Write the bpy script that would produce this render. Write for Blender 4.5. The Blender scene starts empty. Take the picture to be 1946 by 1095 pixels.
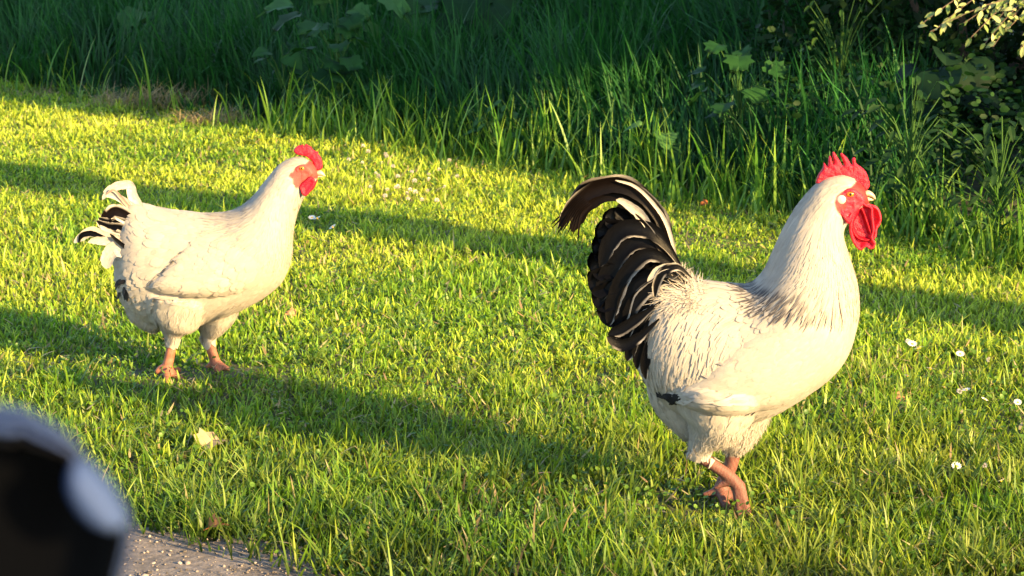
import bpy, bmesh, math, random
import numpy as np
from mathutils import Vector, Matrix, kdtree
from mathutils.bvhtree import BVHTree
from mathutils.geometry import delaunay_2d_cdt
random.seed(7); RNG = np.random.default_rng(11)
S = bpy.context.scene; COL = S.collection
R = math.radians
# ------------------------------------------------------------------ camera
PITCH = R(11.05); CAMH = 1.2; TAN = 18.0/81.0
cam = bpy.data.cameras.new('camera'); co = bpy.data.objects.new('camera', cam); COL.objects.link(co)
co.location = (0, 0, CAMH); co.rotation_euler = (math.pi/2-PITCH, 0, 0)
cam.lens = 81; cam.sensor_width = 36; cam.clip_start = 0.02; cam.clip_end = 2000
cam.dof.use_dof = True; cam.dof.focus_distance = 4.5; cam.dof.aperture_fstop = 18
S.camera = co
# ------------------------------------------------------------------ sky and sun
AZ = R(50.5); EL = R(17.5)
w = bpy.data.worlds.new('World'); S.world = w; w.use_nodes = True
nt = w.node_tree; nt.nodes.clear()
sky = nt.nodes.new('ShaderNodeTexSky'); sky.sky_type = 'NISHITA'; sky.sun_disc = False
sky.sun_elevation = EL; sky.sun_rotation = math.pi-AZ; sky.air_density = 1.0; sky.dust_density = 0.6
bg = nt.nodes.new('ShaderNodeBackground'); bg.inputs[1].default_value = 0.105
wo = nt.nodes.new('ShaderNodeOutputWorld')
nt.links.new(sky.outputs[0], bg.inputs[0]); nt.links.new(bg.outputs[0], wo.inputs[0])
SUNV = Vector((-math.sin(AZ)*math.cos(EL), math.cos(AZ)*math.cos(EL), -math.sin(EL)))
sl = bpy.data.lights.new('sun', 'SUN'); sl.energy = 5.0; sl.angle = R(0.5); sl.color = (1.0, 0.67, 0.29)
so = bpy.data.objects.new('sun', sl); COL.objects.link(so); so.rotation_euler = SUNV.to_track_quat('-Z', 'Y').to_euler()
so.location = (6, -6, 6)
S.view_settings.view_transform = 'Standard'; S.view_settings.look = 'None'
S.view_settings.exposure = 2.1; S.view_settings.gamma = 1
S.render.engine = 'CYCLES'
S.cycles.max_bounces = 6; S.cycles.transparent_max_bounces = 4
S.cycles.use_denoising = True
try: S.cycles.denoiser = 'OPENIMAGEDENOISE'
except Exception: pass
S.cycles.use_adaptive_sampling = False

# ------------------------------------------------------------------ helpers
def px2w(px, py, Y):
    u = (px-973)/973*TAN; v = (547.5-py)/973*TAN
    t = Y/(math.cos(PITCH)+v*math.sin(PITCH))
    return Vector((u*t, Y, CAMH+t*(-math.sin(PITCH)+v*math.cos(PITCH))))
def w2px(x, y, z):
    f = y*math.cos(PITCH)-(z-CAMH)*math.sin(PITCH)
    up = y*math.sin(PITCH)+(z-CAMH)*math.cos(PITCH)
    return 973+x/f/TAN*973, 547.5-up/f/TAN*973
def px2g(px, py):
    u = (px-973)/973*TAN; v = (547.5-py)/973*TAN
    dz = -math.sin(PITCH)+v*math.cos(PITCH); t = -CAMH/dz
    return u*t, t*(math.cos(PITCH)+v*math.sin(PITCH))
def tag(o, label=None, cat=None, group=None, kind=None):
    if label: o['label'] = label
    if cat: o['category'] = cat
    if group: o['group'] = group
    if kind: o['kind'] = kind
    return o
def empty(name, loc=(0, 0, 0), rz=0):
    o = bpy.data.objects.new(name, None); COL.objects.link(o); o.location = loc; o.rotation_euler = (0, 0, rz)
    o.empty_display_size = 0.05
    return o
def link(name, me, mat=None, parent=None, smooth=True):
    if mat is not None: me.materials.append(mat)
    if smooth and len(me.polygons): me.polygons.foreach_set('use_smooth', np.ones(len(me.polygons), dtype=bool))
    o = bpy.data.objects.new(name, me); COL.objects.link(o)
    if parent: o.parent = parent
    return o
def npmesh(name, V, F, cols=None, uvs=None):
    """V (n,3); F (m,k) equal-size faces or list of such arrays; cols (n,3) per vertex; uvs (n,2) per vertex"""
    Fs = F if isinstance(F, list) else [F]
    me = bpy.data.meshes.new(name)
    V = np.asarray(V, dtype=np.float32)
    nl = sum(f.size for f in Fs); npg = sum(len(f) for f in Fs)
    me.vertices.add(len(V)); me.vertices.foreach_set('co', V.ravel())
    me.loops.add(nl); lv = np.concatenate([f.ravel() for f in Fs]).astype(np.int32)
    me.loops.foreach_set('vertex_index', lv)
    me.polygons.add(npg)
    sizes = np.concatenate([np.full(len(f), f.shape[1], dtype=np.int32) for f in Fs])
    starts = np.concatenate([[0], np.cumsum(sizes)[:-1]]).astype(np.int32)
    me.polygons.foreach_set('loop_start', starts)
    try: me.polygons.foreach_set('loop_total', sizes)
    except Exception: pass
    if uvs is not None:
        ul = me.uv_layers.new(name='UVMap'); ul.data.foreach_set('uv', np.asarray(uvs, dtype=np.float32)[lv].ravel())
    me.update(calc_edges=True)
    if cols is not None:
        a = me.color_attributes.new('Col', 'FLOAT_COLOR', 'POINT')
        c = np.ones((len(V), 4), dtype=np.float32); c[:, :3] = cols; a.data.foreach_set('color', c.ravel())
    return me
class Noise:
    def __init__(s, seed, n=64): s.g = np.random.default_rng(seed).random((n, n)); s.n = n
    def __call__(s, x, y):
        x = np.asarray(x, float); y = np.asarray(y, float)
        xi = np.floor(x).astype(int); yi = np.floor(y).astype(int); fx = x-xi; fy = y-yi
        fx = fx*fx*(3-2*fx); fy = fy*fy*(3-2*fy); n = s.n; g = s.g
        a = g[xi % n, yi % n]; b = g[(xi+1) % n, yi % n]; c = g[xi % n, (yi+1) % n]; d = g[(xi+1) % n, (yi+1) % n]
        return (a*(1-fx)+b*fx)*(1-fy)+(c*(1-fx)+d*fx)*fy
N1, N2, N3 = Noise(1), Noise(2), Noise(3)

# ------------------------------------------------------------------ materials
def newmat(name):
    m = bpy.data.materials.new(name); m.use_nodes = True
    n = m.node_tree; return m, n, n.nodes['Principled BSDF'], n.nodes['Material Output']
def leafmat(name, trans=0.35, rough=0.5, tint=(0.9, 1.0, 0.35), spec=0.35):
    m, n, p, out = newmat(name)
    a = n.nodes.new('ShaderNodeVertexColor'); a.layer_name = 'Col'
    n.links.new(a.outputs[0], p.inputs['Base Color']); p.inputs['Roughness'].default_value = rough
    p.inputs['Specular IOR Level'].default_value = spec
    t = n.nodes.new('ShaderNodeBsdfTranslucent')
    mx = n.nodes.new('ShaderNodeMix'); mx.data_type = 'RGBA'; mx.blend_type = 'MULTIPLY'; mx.inputs[0].default_value = 1
    mx.inputs[7].default_value = (tint[0]*1.6, tint[1]*1.6, tint[2]*1.6, 1)
    n.links.new(a.outputs[0], mx.inputs[6]); n.links.new(mx.outputs[2], t.inputs[0])
    ms = n.nodes.new('ShaderNodeMixShader'); ms.inputs[0].default_value = trans
    n.links.new(p.outputs[0], ms.inputs[1]); n.links.new(t.outputs[0], ms.inputs[2]); n.links.new(ms.outputs[0], out.inputs[0])
    return m
def colmat(name, color=None, rough=0.5, attr=False, spec=0.5, nscale=40, namt=0.15, bump=0.0, bscale=200, metallic=0, coat=0, sss=0, trans=0):
    m, n, p, out = newmat(name)
    p.inputs['Roughness'].default_value = rough; p.inputs['Specular IOR Level'].default_value = spec
    p.inputs['Metallic'].default_value = metallic; p.inputs['Coat Weight'].default_value = coat
    tc = n.nodes.new('ShaderNodeTexCoord')
    nz = n.nodes.new('ShaderNodeTexNoise'); nz.inputs['Scale'].default_value = nscale; nz.inputs['Detail'].default_value = 5
    n.links.new(tc.outputs['Object'], nz.inputs['Vector'])
    mr = n.nodes.new('ShaderNodeMapRange'); mr.inputs[1].default_value = 0.3; mr.inputs[2].default_value = 0.7
    mr.inputs[3].default_value = 1-namt; mr.inputs[4].default_value = 1+namt
    n.links.new(nz.outputs[0], mr.inputs[0])
    mx = n.nodes.new('ShaderNodeMix'); mx.data_type = 'RGBA'; mx.blend_type = 'MULTIPLY'; mx.inputs[0].default_value = 1
    n.links.new(mr.outputs[0], mx.inputs[7])
    if attr:
        a = n.nodes.new('ShaderNodeVertexColor'); a.layer_name = 'Col'; n.links.new(a.outputs[0], mx.inputs[6])
    else: mx.inputs[6].default_value = (*color, 1)
    n.links.new(mx.outputs[2], p.inputs['Base Color'])
    if sss:
        p.inputs['Subsurface Weight'].default_value = sss; p.inputs['Subsurface Radius'].default_value = (1, .3, .2)
        p.inputs['Subsurface Scale'].default_value = 0.004
    if bump:
        b = n.nodes.new('ShaderNodeTexNoise'); b.inputs['Scale'].default_value = bscale; b.inputs['Detail'].default_value = 4
        n.links.new(tc.outputs['Object'], b.inputs['Vector'])
        bp = n.nodes.new('ShaderNodeBump'); bp.inputs['Strength'].default_value = bump; bp.inputs['Distance'].default_value = 0.002
        n.links.new(b.outputs[0], bp.inputs['Height']); n.links.new(bp.outputs[0], p.inputs['Normal'])
    if trans:
        t = n.nodes.new('ShaderNodeBsdfTranslucent'); n.links.new(mx.outputs[2], t.inputs[0])
        ms = n.nodes.new('ShaderNodeMixShader'); ms.inputs[0].default_value = trans
        n.links.new(p.outputs[0], ms.inputs[1]); n.links.new(t.outputs[0], ms.inputs[2]); n.links.new(ms.outputs[0], out.inputs[0])
    return m
def feathermat(name, trans=0.18, rough=0.6, contrast=0.07, sheen=0.1, spec=0.25):
    m, n, p, out = newmat(name)
    a = n.nodes.new('ShaderNodeVertexColor'); a.layer_name = 'Col'
    uv = n.nodes.new('ShaderNodeUVMap'); uv.uv_map = 'UVMap'
    mp = n.nodes.new('ShaderNodeMapping'); mp.inputs['Scale'].default_value = (9, 1.2, 1)
    n.links.new(uv.outputs[0], mp.inputs[0])
    nz = n.nodes.new('ShaderNodeTexNoise'); nz.inputs['Scale'].default_value = 2.0; nz.inputs['Detail'].default_value = 4
    n.links.new(mp.outputs[0], nz.inputs['Vector'])
    mr = n.nodes.new('ShaderNodeMapRange'); mr.inputs[1].default_value = 0.3; mr.inputs[2].default_value = 0.7
    mr.inputs[3].default_value = 1-contrast*1.6; mr.inputs[4].default_value = 1+contrast*0.4
    n.links.new(nz.outputs[0], mr.inputs[0])
    mx = n.nodes.new('ShaderNodeMix'); mx.data_type = 'RGBA'; mx.blend_type = 'MULTIPLY'; mx.inputs[0].default_value = 1
    n.links.new(a.outputs[0], mx.inputs[6]); n.links.new(mr.outputs[0], mx.inputs[7])
    n.links.new(mx.outputs[2], p.inputs['Base Color']); p.inputs['Roughness'].default_value = rough
    p.inputs['Specular IOR Level'].default_value = spec
    p.inputs['Sheen Weight'].default_value = sheen
    bp = n.nodes.new('ShaderNodeBump'); bp.inputs['Strength'].default_value = 0.35; bp.inputs['Distance'].default_value = 0.001
    n.links.new(nz.outputs[0], bp.inputs['Height']); n.links.new(bp.outputs[0], p.inputs['Normal'])
    t = n.nodes.new('ShaderNodeBsdfTranslucent'); n.links.new(mx.outputs[2], t.inputs[0])
    ms = n.nodes.new('ShaderNodeMixShader'); ms.inputs[0].default_value = trans
    n.links.new(p.outputs[0], ms.inputs[1]); n.links.new(t.outputs[0], ms.inputs[2]); n.links.new(ms.outputs[0], out.inputs[0])
    return m
M = {}
M['lawn'] = leafmat('lawn_blades', 0.35, 0.45, spec=0.3)
M['tall'] = leafmat('tall_blades', 0.25, 0.55, tint=(.6, 1.0, .45), spec=0.2)
M['leaf'] = leafmat('broad_leaf', 0.25, 0.6, spec=0.15)
M['feather'] = feathermat('feathers', 0.27)
M['dark_feather'] = feathermat('dark_feathers', 0.02, 0.34, 0.25, 0.0, 0.07)
M['skin'] = colmat('bird_body', attr=True, rough=0.6, nscale=120, namt=0.12, bump=0.5, bscale=350, spec=0.3)
M['comb'] = colmat('comb_red', (0.50, 0.007, 0.028), 0.45, nscale=90, namt=0.25, bump=1.0, bscale=500, sss=0.25, spec=0.35)
M['comb_pale'] = colmat('comb_red_light', (0.56, 0.018, 0.04), 0.5, nscale=90, namt=0.2, bump=0.6, bscale=500, sss=0.25, spec=0.35)
M['hollow'] = colmat('wattle_hollow', (0.27, 0.0, 0.01), 0.5, nscale=60, namt=0.25, bump=.6, bscale=500, spec=.2)
M['beak'] = colmat('beak_horn', (0.42, 0.33, 0.22), 0.4, nscale=60, namt=0.15)
M['eye'] = colmat('eye_orange', (0.5, 0.15, 0.01), 0.15, nscale=300, namt=0.2)
M['pupil'] = colmat('eye_black', (0.01, 0.008, 0.006), 0.1)
M['lobe'] = colmat('ear_lobe', (0.5, 0.42, 0.38), 0.5, nscale=150, namt=0.15)
M['black_paint'] = colmat('black_gloss', (0.0015, 0.0018, 0.003), 0.5, spec=.08, nscale=20, namt=0.1)
M['shell'] = colmat('mirror_shell', (0.022, 0.04, 0.11), 0.55, spec=.15, nscale=20, namt=0.1)
M['chrome'] = colmat('chrome', (0.035, 0.06, 0.15), 0.6, spec=.08, nscale=20, namt=0.05)
M['bark'] = colmat('bark', (0.12, 0.085, 0.06), 0.9, nscale=15, namt=0.4, bump=1, bscale=30)
M['hedge_core'] = colmat('hedge_core', (0.02, 0.03, 0.012), 0.9, nscale=8, namt=0.4)

# ------------------------------------------------------------------ terrain
EX = np.array([-30, -6, -2.6, -1.6, 0.04, 0.81, 1.37, 3.0, 9.0]); EY = np.array([46, 15.4, 11.5, 10.3, 8.62, 7.55, 6.75, 4.6, -2.5])
def edge_s(x, y):          # distance beyond the edge of the mown lawn
    return (y-np.interp(x, EX, EY))*0.64
def gz(x, y):
    s = np.clip(edge_s(x, y), 0, 3)
    return 0.05*s*(s > 0)+0.02*(N1(x*1.3+7, y*1.3)-0.5)+0.012*(N2(x*4, y*4)-0.5)
def gravel_s(x, y):        # > 0 on the gravel
    return (3.34+0.28*(N1(x*3+3, y*3+5)-0.5)+0.12*(N2(x*11, y*11)-0.5))-(x+y)
def axis(a, b, fine0, fine1, step, grow=1.35):
    v = list(np.arange(fine0, fine1+1e-6, step)); s = step
    while v[-1] < b: s *= grow; v.append(v[-1]+s)
    s = step
    while v[0] > a: s *= grow; v.insert(0, v[0]-s)
    return np.array(v)
ax = axis(-400, 400, -4, 4, 0.08); ay = axis(-400, 600, 2.4, 15, 0.08)
X, Y = np.meshgrid(ax, ay); Z = gz(X, Y); nx, ny = len(ax), len(ay)
idx = np.arange(nx*ny).reshape(ny, nx)
F = np.stack([idx[:-1, :-1], idx[:-1, 1:], idx[1:, 1:], idx[1:, :-1]], -1).reshape(-1, 4)
m, n, p, out = newmat('soil')
nz = n.nodes.new('ShaderNodeTexNoise'); nz.inputs['Scale'].default_value = 9; nz.inputs['Detail'].default_value = 9
geo = n.nodes.new('ShaderNodeNewGeometry'); n.links.new(geo.outputs['Position'], nz.inputs['Vector'])
cr = n.nodes.new('ShaderNodeValToRGB'); e = cr.color_ramp.elements
e[0].position = 0.3; e[0].color = (0.022, 0.026, 0.012, 1); e[1].position = 0.7; e[1].color = (0.07, 0.075, 0.028, 1)
n.links.new(nz.outputs[0], cr.inputs[0]); n.links.new(cr.outputs[0], p.inputs['Base Color']); p.inputs['Roughness'].default_value = 0.95
bp = n.nodes.new('ShaderNodeBump'); bp.inputs['Distance'].default_value = 0.02; n.links.new(nz.outputs[0], bp.inputs['Height']); n.links.new(bp.outputs[0], p.inputs['Normal'])
tag(link('ground', npmesh('ground', np.stack([X, Y, Z], -1).reshape(-1, 3), F), m), kind='structure')

# gravel verge, bottom left
m, n, p, out = newmat('gravel_surface')
geo = n.nodes.new('ShaderNodeNewGeometry')
nz = n.nodes.new('ShaderNodeTexNoise'); nz.inputs['Scale'].default_value = 60; nz.inputs['Detail'].default_value = 8; nz.inputs['Roughness'].default_value = 0.7
n.links.new(geo.outputs['Position'], nz.inputs['Vector'])
nb = n.nodes.new('ShaderNodeTexNoise'); nb.inputs['Scale'].default_value = 7; nb.inputs['Detail'].default_value = 4; n.links.new(geo.outputs['Position'], nb.inputs['Vector'])
ad = n.nodes.new('ShaderNodeMath'); ad.operation = 'MULTIPLY_ADD'; ad.inputs[1].default_value = 0.6
mu = n.nodes.new('ShaderNodeMath'); mu.operation = 'MULTIPLY'; mu.inputs[1].default_value = 0.4
n.links.new(nb.outputs[0], mu.inputs[0]); n.links.new(nz.outputs[0], ad.inputs[0]); n.links.new(mu.outputs[0], ad.inputs[2])
cr = n.nodes.new('ShaderNodeValToRGB'); e = cr.color_ramp.elements
e[0].position = 0.36; e[0].color = (0.05, 0.045, 0.042, 1); e[1].position = 0.68; e[1].color = (0.27, 0.235, 0.215, 1)
n.links.new(ad.outputs[0], cr.inputs[0]); n.links.new(cr.outputs[0], p.inputs['Base Color']); p.inputs['Roughness'].default_value = 0.95
bp = n.nodes.new('ShaderNodeBump'); bp.inputs['Distance'].default_value = 0.006; n.links.new(nz.outputs[0], bp.inputs['Height']); n.links.new(bp.outputs[0], p.inputs['Normal'])
gx = np.arange(-3.0, 3.0, 0.03); gy = np.arange(0.3, 6.5, 0.03)
X, Y = np.meshgrid(gx, gy); idx = np.arange(X.size).reshape(X.shape)
F = np.stack([idx[:-1, :-1], idx[:-1, 1:], idx[1:, 1:], idx[1:, :-1]], -1).reshape(-1, 4)
gs = gravel_s(X, Y).ravel(); F = F[(gs[F] > 0).any(1)]
used, inv = np.unique(F, return_inverse=True); F = inv.reshape(-1, 4)
V = np.stack([X, Y, gz(X, Y)+0.006], -1).reshape(-1, 3)[used]
tag(link('gravel_path', npmesh('gravel_path', V, F), m), kind='structure')
def scatter_stones(n_, seed):
    r = np.random.default_rng(seed)
    b = bmesh.new(); bmesh.ops.create_icosphere(b, subdivisions=1, radius=1); 
    bv = np.array([v.co[:] for v in b.verts]); bf = np.array([[v.index for v in f.verts] for f in b.faces]); b.free()
    x = r.uniform(-1.1, 0.3, n_*3); y = r.uniform(3.1, 4.3, n_*3); k = gravel_s(x, y) > -0.03; x = x[k][:n_]; y = y[k][:n_]; n2 = len(x)
    s = r.lognormal(-6.35, 0.55, n2); sc = s[:, None]*r.uniform(0.6, 1.2, (n2, 3))*[1, 1, 0.7]
    V = bv[None]*(1+0.25*r.standard_normal((n2, len(bv), 1)))*sc[:, None, :]
    a = r.uniform(0, 6.28, n2); c, s_ = np.cos(a), np.sin(a)
    V = np.stack([V[..., 0]*c[:, None]-V[..., 1]*s_[:, None], V[..., 0]*s_[:, None]+V[..., 1]*c[:, None], V[..., 2]], -1)
    V += np.stack([x, y, gz(x, y)+0.007], -1)[:, None]
    Fc = bf[None]+(np.arange(n2)*len(bv))[:, None, None]
    g = r.uniform(0.05, 0.28, n2)[:, None, None]*np.array([1, 0.85, 0.74])*np.ones((n2, len(bv), 1))
    return npmesh('stones', V.reshape(-1, 3), Fc.reshape(-1, 3), g.reshape(-1, 3))
o = link('gravel', scatter_stones(4500, 5), colmat('stone', attr=True, rough=0.9, nscale=200, namt=0.2)); tag(o, 'small grey and buff stones lying on the dusty gravel edge', 'gravel', kind='stuff')

# ------------------------------------------------------------------ blades
def blades(name, x, y, h, wd, lean, bend, col, tipcol, seg=3, z0=None, az=None, rng=RNG, twist=0.6):
    n_ = len(x); az = rng.uniform(0, 2*math.pi, n_) if az is None else az
    z = gz(x, y) if z0 is None else z0
    t = np.linspace(0, 1, seg+1)
    dx, dy = np.cos(az), np.sin(az)
    fa = az+math.pi/2+rng.normal(0, twist, n_); wx, wy = np.cos(fa), np.sin(fa)
    # centreline: lean angle grows with t
    ang = lean[:, None]+bend[:, None]*t[None]**1.5
    step = 1.0/seg
    r_ = np.concatenate([np.zeros((n_, 1)), np.cumsum(np.sin(ang[:, 1:])*step, 1)], 1)*h[:, None]
    zz = np.concatenate([np.zeros((n_, 1)), np.cumsum(np.cos(ang[:, 1:])*step, 1)], 1)*h[:, None]
    cx = x[:, None]+r_*dx[:, None]; cy = y[:, None]+r_*dy[:, None]; cz = z[:, None]+zz-0.004
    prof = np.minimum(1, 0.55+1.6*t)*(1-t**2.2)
    hw = 0.5*wd[:, None]*prof[None]
    L = np.stack([cx-hw*wx[:, None], cy-hw*wy[:, None], cz], -1)[:, :-1]
    Rr = np.stack([cx+hw*wx[:, None], cy+hw*wy[:, None], cz], -1)[:, :-1]
    T = np.stack([cx, cy, cz], -1)[:, -1:]
    V = np.concatenate([np.stack([L, Rr], 2).reshape(n_, -1, 3), T], 1); nv = 2*seg+1
    base = (np.arange(n_)*nv)[:, None]
    quads = [base+np.array([2*k, 2*k+1, 2*k+3, 2*k+2]) for k in range(seg-1)]
    tris = base+np.array([2*seg-2, 2*seg-1, 2*seg])
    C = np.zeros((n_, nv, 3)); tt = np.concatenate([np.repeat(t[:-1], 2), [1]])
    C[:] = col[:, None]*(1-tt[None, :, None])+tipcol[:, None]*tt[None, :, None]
    return npmesh(name, V.reshape(-1, 3), [np.concatenate(quads), tris] if seg > 1 else [tris], C.reshape(-1, 3))
def mixc(a, b, t): return np.asarray(a)*(1-t[:, None])+np.asarray(b)*t[:, None]
def sample_lawn(dens, y0, y1, hfov=0.28, margin=0.5):
    area = (hfov*2*(y1+y0)/2+2*margin)*(y1-y0); n_ = int(area*dens)
    y = RNG.uniform(y0, y1, n_*1); wmax = hfov*y1+margin
    x = RNG.uniform(-1, 1, n_)*(hfov*y+margin)
    k = (edge_s(x, y) < 0.25+0.3*(N3(x*2, y*2)-0.5)) & (gravel_s(x, y) < RNG.normal(0, 0.035, n_))
    return x[k], y[k]
def lawn_part(dens, y0, y1, wmul):
    x, y = sample_lawn(dens, y0, y1); n_ = len(x)
    pat = N1(x*1.7, y*1.7)*0.6+N2(x*5, y*5)*0.4          # tufts
    tuft = N3(x*9+3, y*9); worn = np.clip(N3(x*1.9+31, y*1.9)+.5*(N2(x*7, y*7)-.5)-.68, 0, 1)*2.5
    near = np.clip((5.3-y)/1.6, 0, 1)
    h = (0.017+0.017*pat+0.024*near*(0.4+pat)+0.02*np.clip(tuft-0.55, 0, 1)*2)*RNG.lognormal(0, 0.3, n_)
    h *= np.where(RNG.random(n_) < 0.03, 1.6, 1)*(1-.5*np.clip(worn, 0, 1))
    for (fx, fy, fr) in ((.40, 3.98, .16), (.33, 4.08, .14), (-.735, 5.05, .14), (-.66, 5.1, .14)): h *= 1-.42*np.exp(-((x-fx)**2+(y-fy)**2)/fr**2)
    tc_ = np.clip(N3(x*14, y*14+9)+RNG.normal(0, 0.3, n_), 0, 1)
    base = mixc((0.022, 0.055, 0.008), (0.075, 0.12, 0.014), tc_)  # bases darkened to paint in the dark gaps between blades
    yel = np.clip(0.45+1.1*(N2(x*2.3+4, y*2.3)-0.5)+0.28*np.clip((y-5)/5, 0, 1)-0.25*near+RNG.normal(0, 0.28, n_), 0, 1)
    tip = mixc((0.19, 0.39, 0.03), (0.62, 0.72, 0.075), yel)  # tips brightened in colour to carry the sunlit highlights
    dry = RNG.random(n_) < 0.02+0.16*np.clip(N1(x*3+9, y*3)-0.6, 0, 1)*2
    tip[dry] = mixc((0.36, 0.26, 0.13), (0.5, 0.46, 0.22), RNG.random(dry.sum())); base[dry] = tip[dry]*0.4; base *= (1-.6*near)[:, None]  # near bases painted darker still for the gaps between blades
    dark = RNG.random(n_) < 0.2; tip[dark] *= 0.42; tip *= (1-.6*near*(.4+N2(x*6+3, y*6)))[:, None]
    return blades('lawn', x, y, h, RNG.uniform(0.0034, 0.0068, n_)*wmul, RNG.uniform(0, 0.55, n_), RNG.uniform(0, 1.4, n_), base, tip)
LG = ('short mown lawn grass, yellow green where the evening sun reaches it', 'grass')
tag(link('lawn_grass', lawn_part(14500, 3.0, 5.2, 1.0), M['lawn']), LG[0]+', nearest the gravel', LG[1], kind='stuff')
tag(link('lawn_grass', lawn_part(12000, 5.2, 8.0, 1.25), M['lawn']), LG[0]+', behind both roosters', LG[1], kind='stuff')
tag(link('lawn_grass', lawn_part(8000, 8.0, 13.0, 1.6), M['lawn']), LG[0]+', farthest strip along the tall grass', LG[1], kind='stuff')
# long dark tufts near the bottom of the picture
def tufts():
    xs = []; ys = []; hs = []; azs = []; ln = []
    for i in range(420):
        cy = RNG.uniform(3.2, 5.6); cx = RNG.uniform(-1, 1)*(0.25*cy+0.2)
        if gravel_s(cx, cy) > -0.02 or math.hypot(cx-.38, cy-4.0) < .17 or math.hypot(cx+.7, cy-5.05) < .22: continue
        k = RNG.integers(12, 30); hh = RNG.uniform(0.05, 0.095)*(1.1 if cy < 4.4 else 0.75)
        a = RNG.uniform(0, 6.28, k); rr = np.abs(RNG.normal(0, 0.018, k))
        xs.append(cx+rr*np.cos(a)); ys.append(cy+rr*np.sin(a)); hs.append(hh*RNG.uniform(0.5, 1.2, k)); azs.append(a+RNG.normal(0, 0.4, k)); ln.append(RNG.uniform(0.05, 0.5, k))
    x, y, h, a, l = map(np.concatenate, (xs, ys, hs, azs, ln)); n_ = len(x)
    t = np.clip(N2(x*2, y*2)+RNG.normal(0, 0.25, n_), 0, 1)
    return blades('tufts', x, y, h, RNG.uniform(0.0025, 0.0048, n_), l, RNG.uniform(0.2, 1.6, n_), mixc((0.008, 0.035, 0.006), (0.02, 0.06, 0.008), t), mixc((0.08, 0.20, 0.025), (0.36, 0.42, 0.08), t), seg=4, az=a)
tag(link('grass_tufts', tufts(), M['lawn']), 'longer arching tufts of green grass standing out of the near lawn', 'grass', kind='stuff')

# leaf-like small discs in the lawn
def discs(name, x, y, z, r, tilt, col, nside=6, rng=RNG, elong=1.0):
    n_ = len(x); a = np.linspace(0, 2*math.pi, nside, endpoint=False)
    P = np.stack([np.cos(a)*elong, np.sin(a), np.zeros(nside)], -1)[None]*r[:, None, None]
    P = np.concatenate([np.zeros((n_, 1, 3)), P], 1); P[:, 0, 2] -= 0.25*r
    az = rng.uniform(0, 6.28, n_); ca, sa = np.cos(az)[:, None], np.sin(az)[:, None]; ct, st = np.cos(tilt)[:, None], np.sin(tilt)[:, None]
    X_ = P[..., 0]; Y_ = P[..., 1]*ct-P[..., 2]*st; Z_ = P[..., 1]*st+P[..., 2]*ct
    P = np.stack([X_*ca-Y_*sa, X_*sa+Y_*ca, Z_], -1)+np.stack([x, y, z], -1)[:, None]
    nv = nside+1; b = (np.arange(n_)*nv)[:, None]
    F = np.concatenate([b+np.array([0, 1+k, 1+(k+1) % nside]) for k in range(nside)])
    return npmesh(name, P.reshape(-1, 3), F, np.repeat(col, nv, 0))
x, y = sample_lawn(900, 3.0, 11.5); k = N1(x*2.5+20, y*2.5) > 0.45; x, y = x[k], y[k]; n_ = len(x)
c = mixc((0.04, 0.11, 0.015), (0.12, 0.22, 0.03), RNG.random(n_))
tag(link('clover_leaves', discs('clover', x, y, gz(x, y)+RNG.uniform(0.012, 0.04, n_), RNG.uniform(0.003, 0.006, n_), RNG.uniform(-1.2, 1.2, n_), c), M['lawn'], smooth=False), 'small round clover leaves mixed through the lawn', 'clover', kind='stuff')
# dry thatch scraps lying on the lawn
x, y = sample_lawn(170, 3.0, 11.5); n_ = len(x); c = mixc((0.26, 0.17, 0.09), (0.42, 0.38, 0.2), RNG.random(n_))
tag(link('dry_scraps', blades('scraps', x, y, RNG.uniform(0.015, 0.045, n_), RNG.uniform(0.003, 0.008, n_), RNG.uniform(0.9, 1.5, n_), RNG.uniform(-0.4, 0.6, n_), c, c*0.9, z0=gz(x, y)+RNG.uniform(0.012, 0.03, n_)), M['lawn']), 'dry brown scraps of dead grass scattered over the lawn', 'dead grass', kind='stuff')

# tall grass in shade beyond the lawn
def tall(dens, s0, s1, hlo, hhi, xr=(-5.2, 2.6), seg=5, right=1.0, wm=1.0):
    n_ = int((xr[1]-xr[0])*((s1-s0)/0.64)*dens); x = RNG.uniform(*xr, n_)
    s = RNG.uniform(s0, s1, n_); y = np.interp(x, EX, EY)+s/0.64
    cl = N1(x*4.1, y*4.1); k = RNG.random(n_) < 0.35+0.9*cl
    k &= (np.abs(x) < 0.235*y+0.7)
    wr = np.clip((x-0.21*y+0.28)/0.22, 0, 1); k &= RNG.random(n_) > wr*0.88*right     # thins towards the dark weeds at right
    x, y, s, cl, wr = x[k], y[k], s[k], cl[k], wr[k]; n_ = len(x)
    big = N2(x*1.1+5, y*1.1)
    h = (hlo+(hhi-hlo)*(0.35*cl+0.45*big+0.2*RNG.random(n_)))*RNG.uniform(0.65, 1.12, n_)*(1-0.6*wr)
    h *= np.clip(0.45+s*1.4, 0.45, 1)
    h *= 1-.62*np.clip((x+2.25)/.15, 0, 1)*np.clip((-1.0-x)/.2, 0, 1)*np.clip((.28-s)/.15, 0, 1)
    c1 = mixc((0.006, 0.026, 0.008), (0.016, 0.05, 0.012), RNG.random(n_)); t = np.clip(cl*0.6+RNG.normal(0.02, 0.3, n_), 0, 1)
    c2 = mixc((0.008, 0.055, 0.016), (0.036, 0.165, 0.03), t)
    az = 6.28*N3(x*2.1, y*2.1)+RNG.normal(0, 1.1, n_)
    bd = RNG.gamma(2.0, 0.36, n_); bd[RNG.random(n_) < 0.12] += 1.2
    return blades('tall', x, y, h, RNG.uniform(0.006, 0.016, n_)*wm, RNG.uniform(0, 0.22, n_), bd, c1, c2, seg=seg, az=az)
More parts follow.
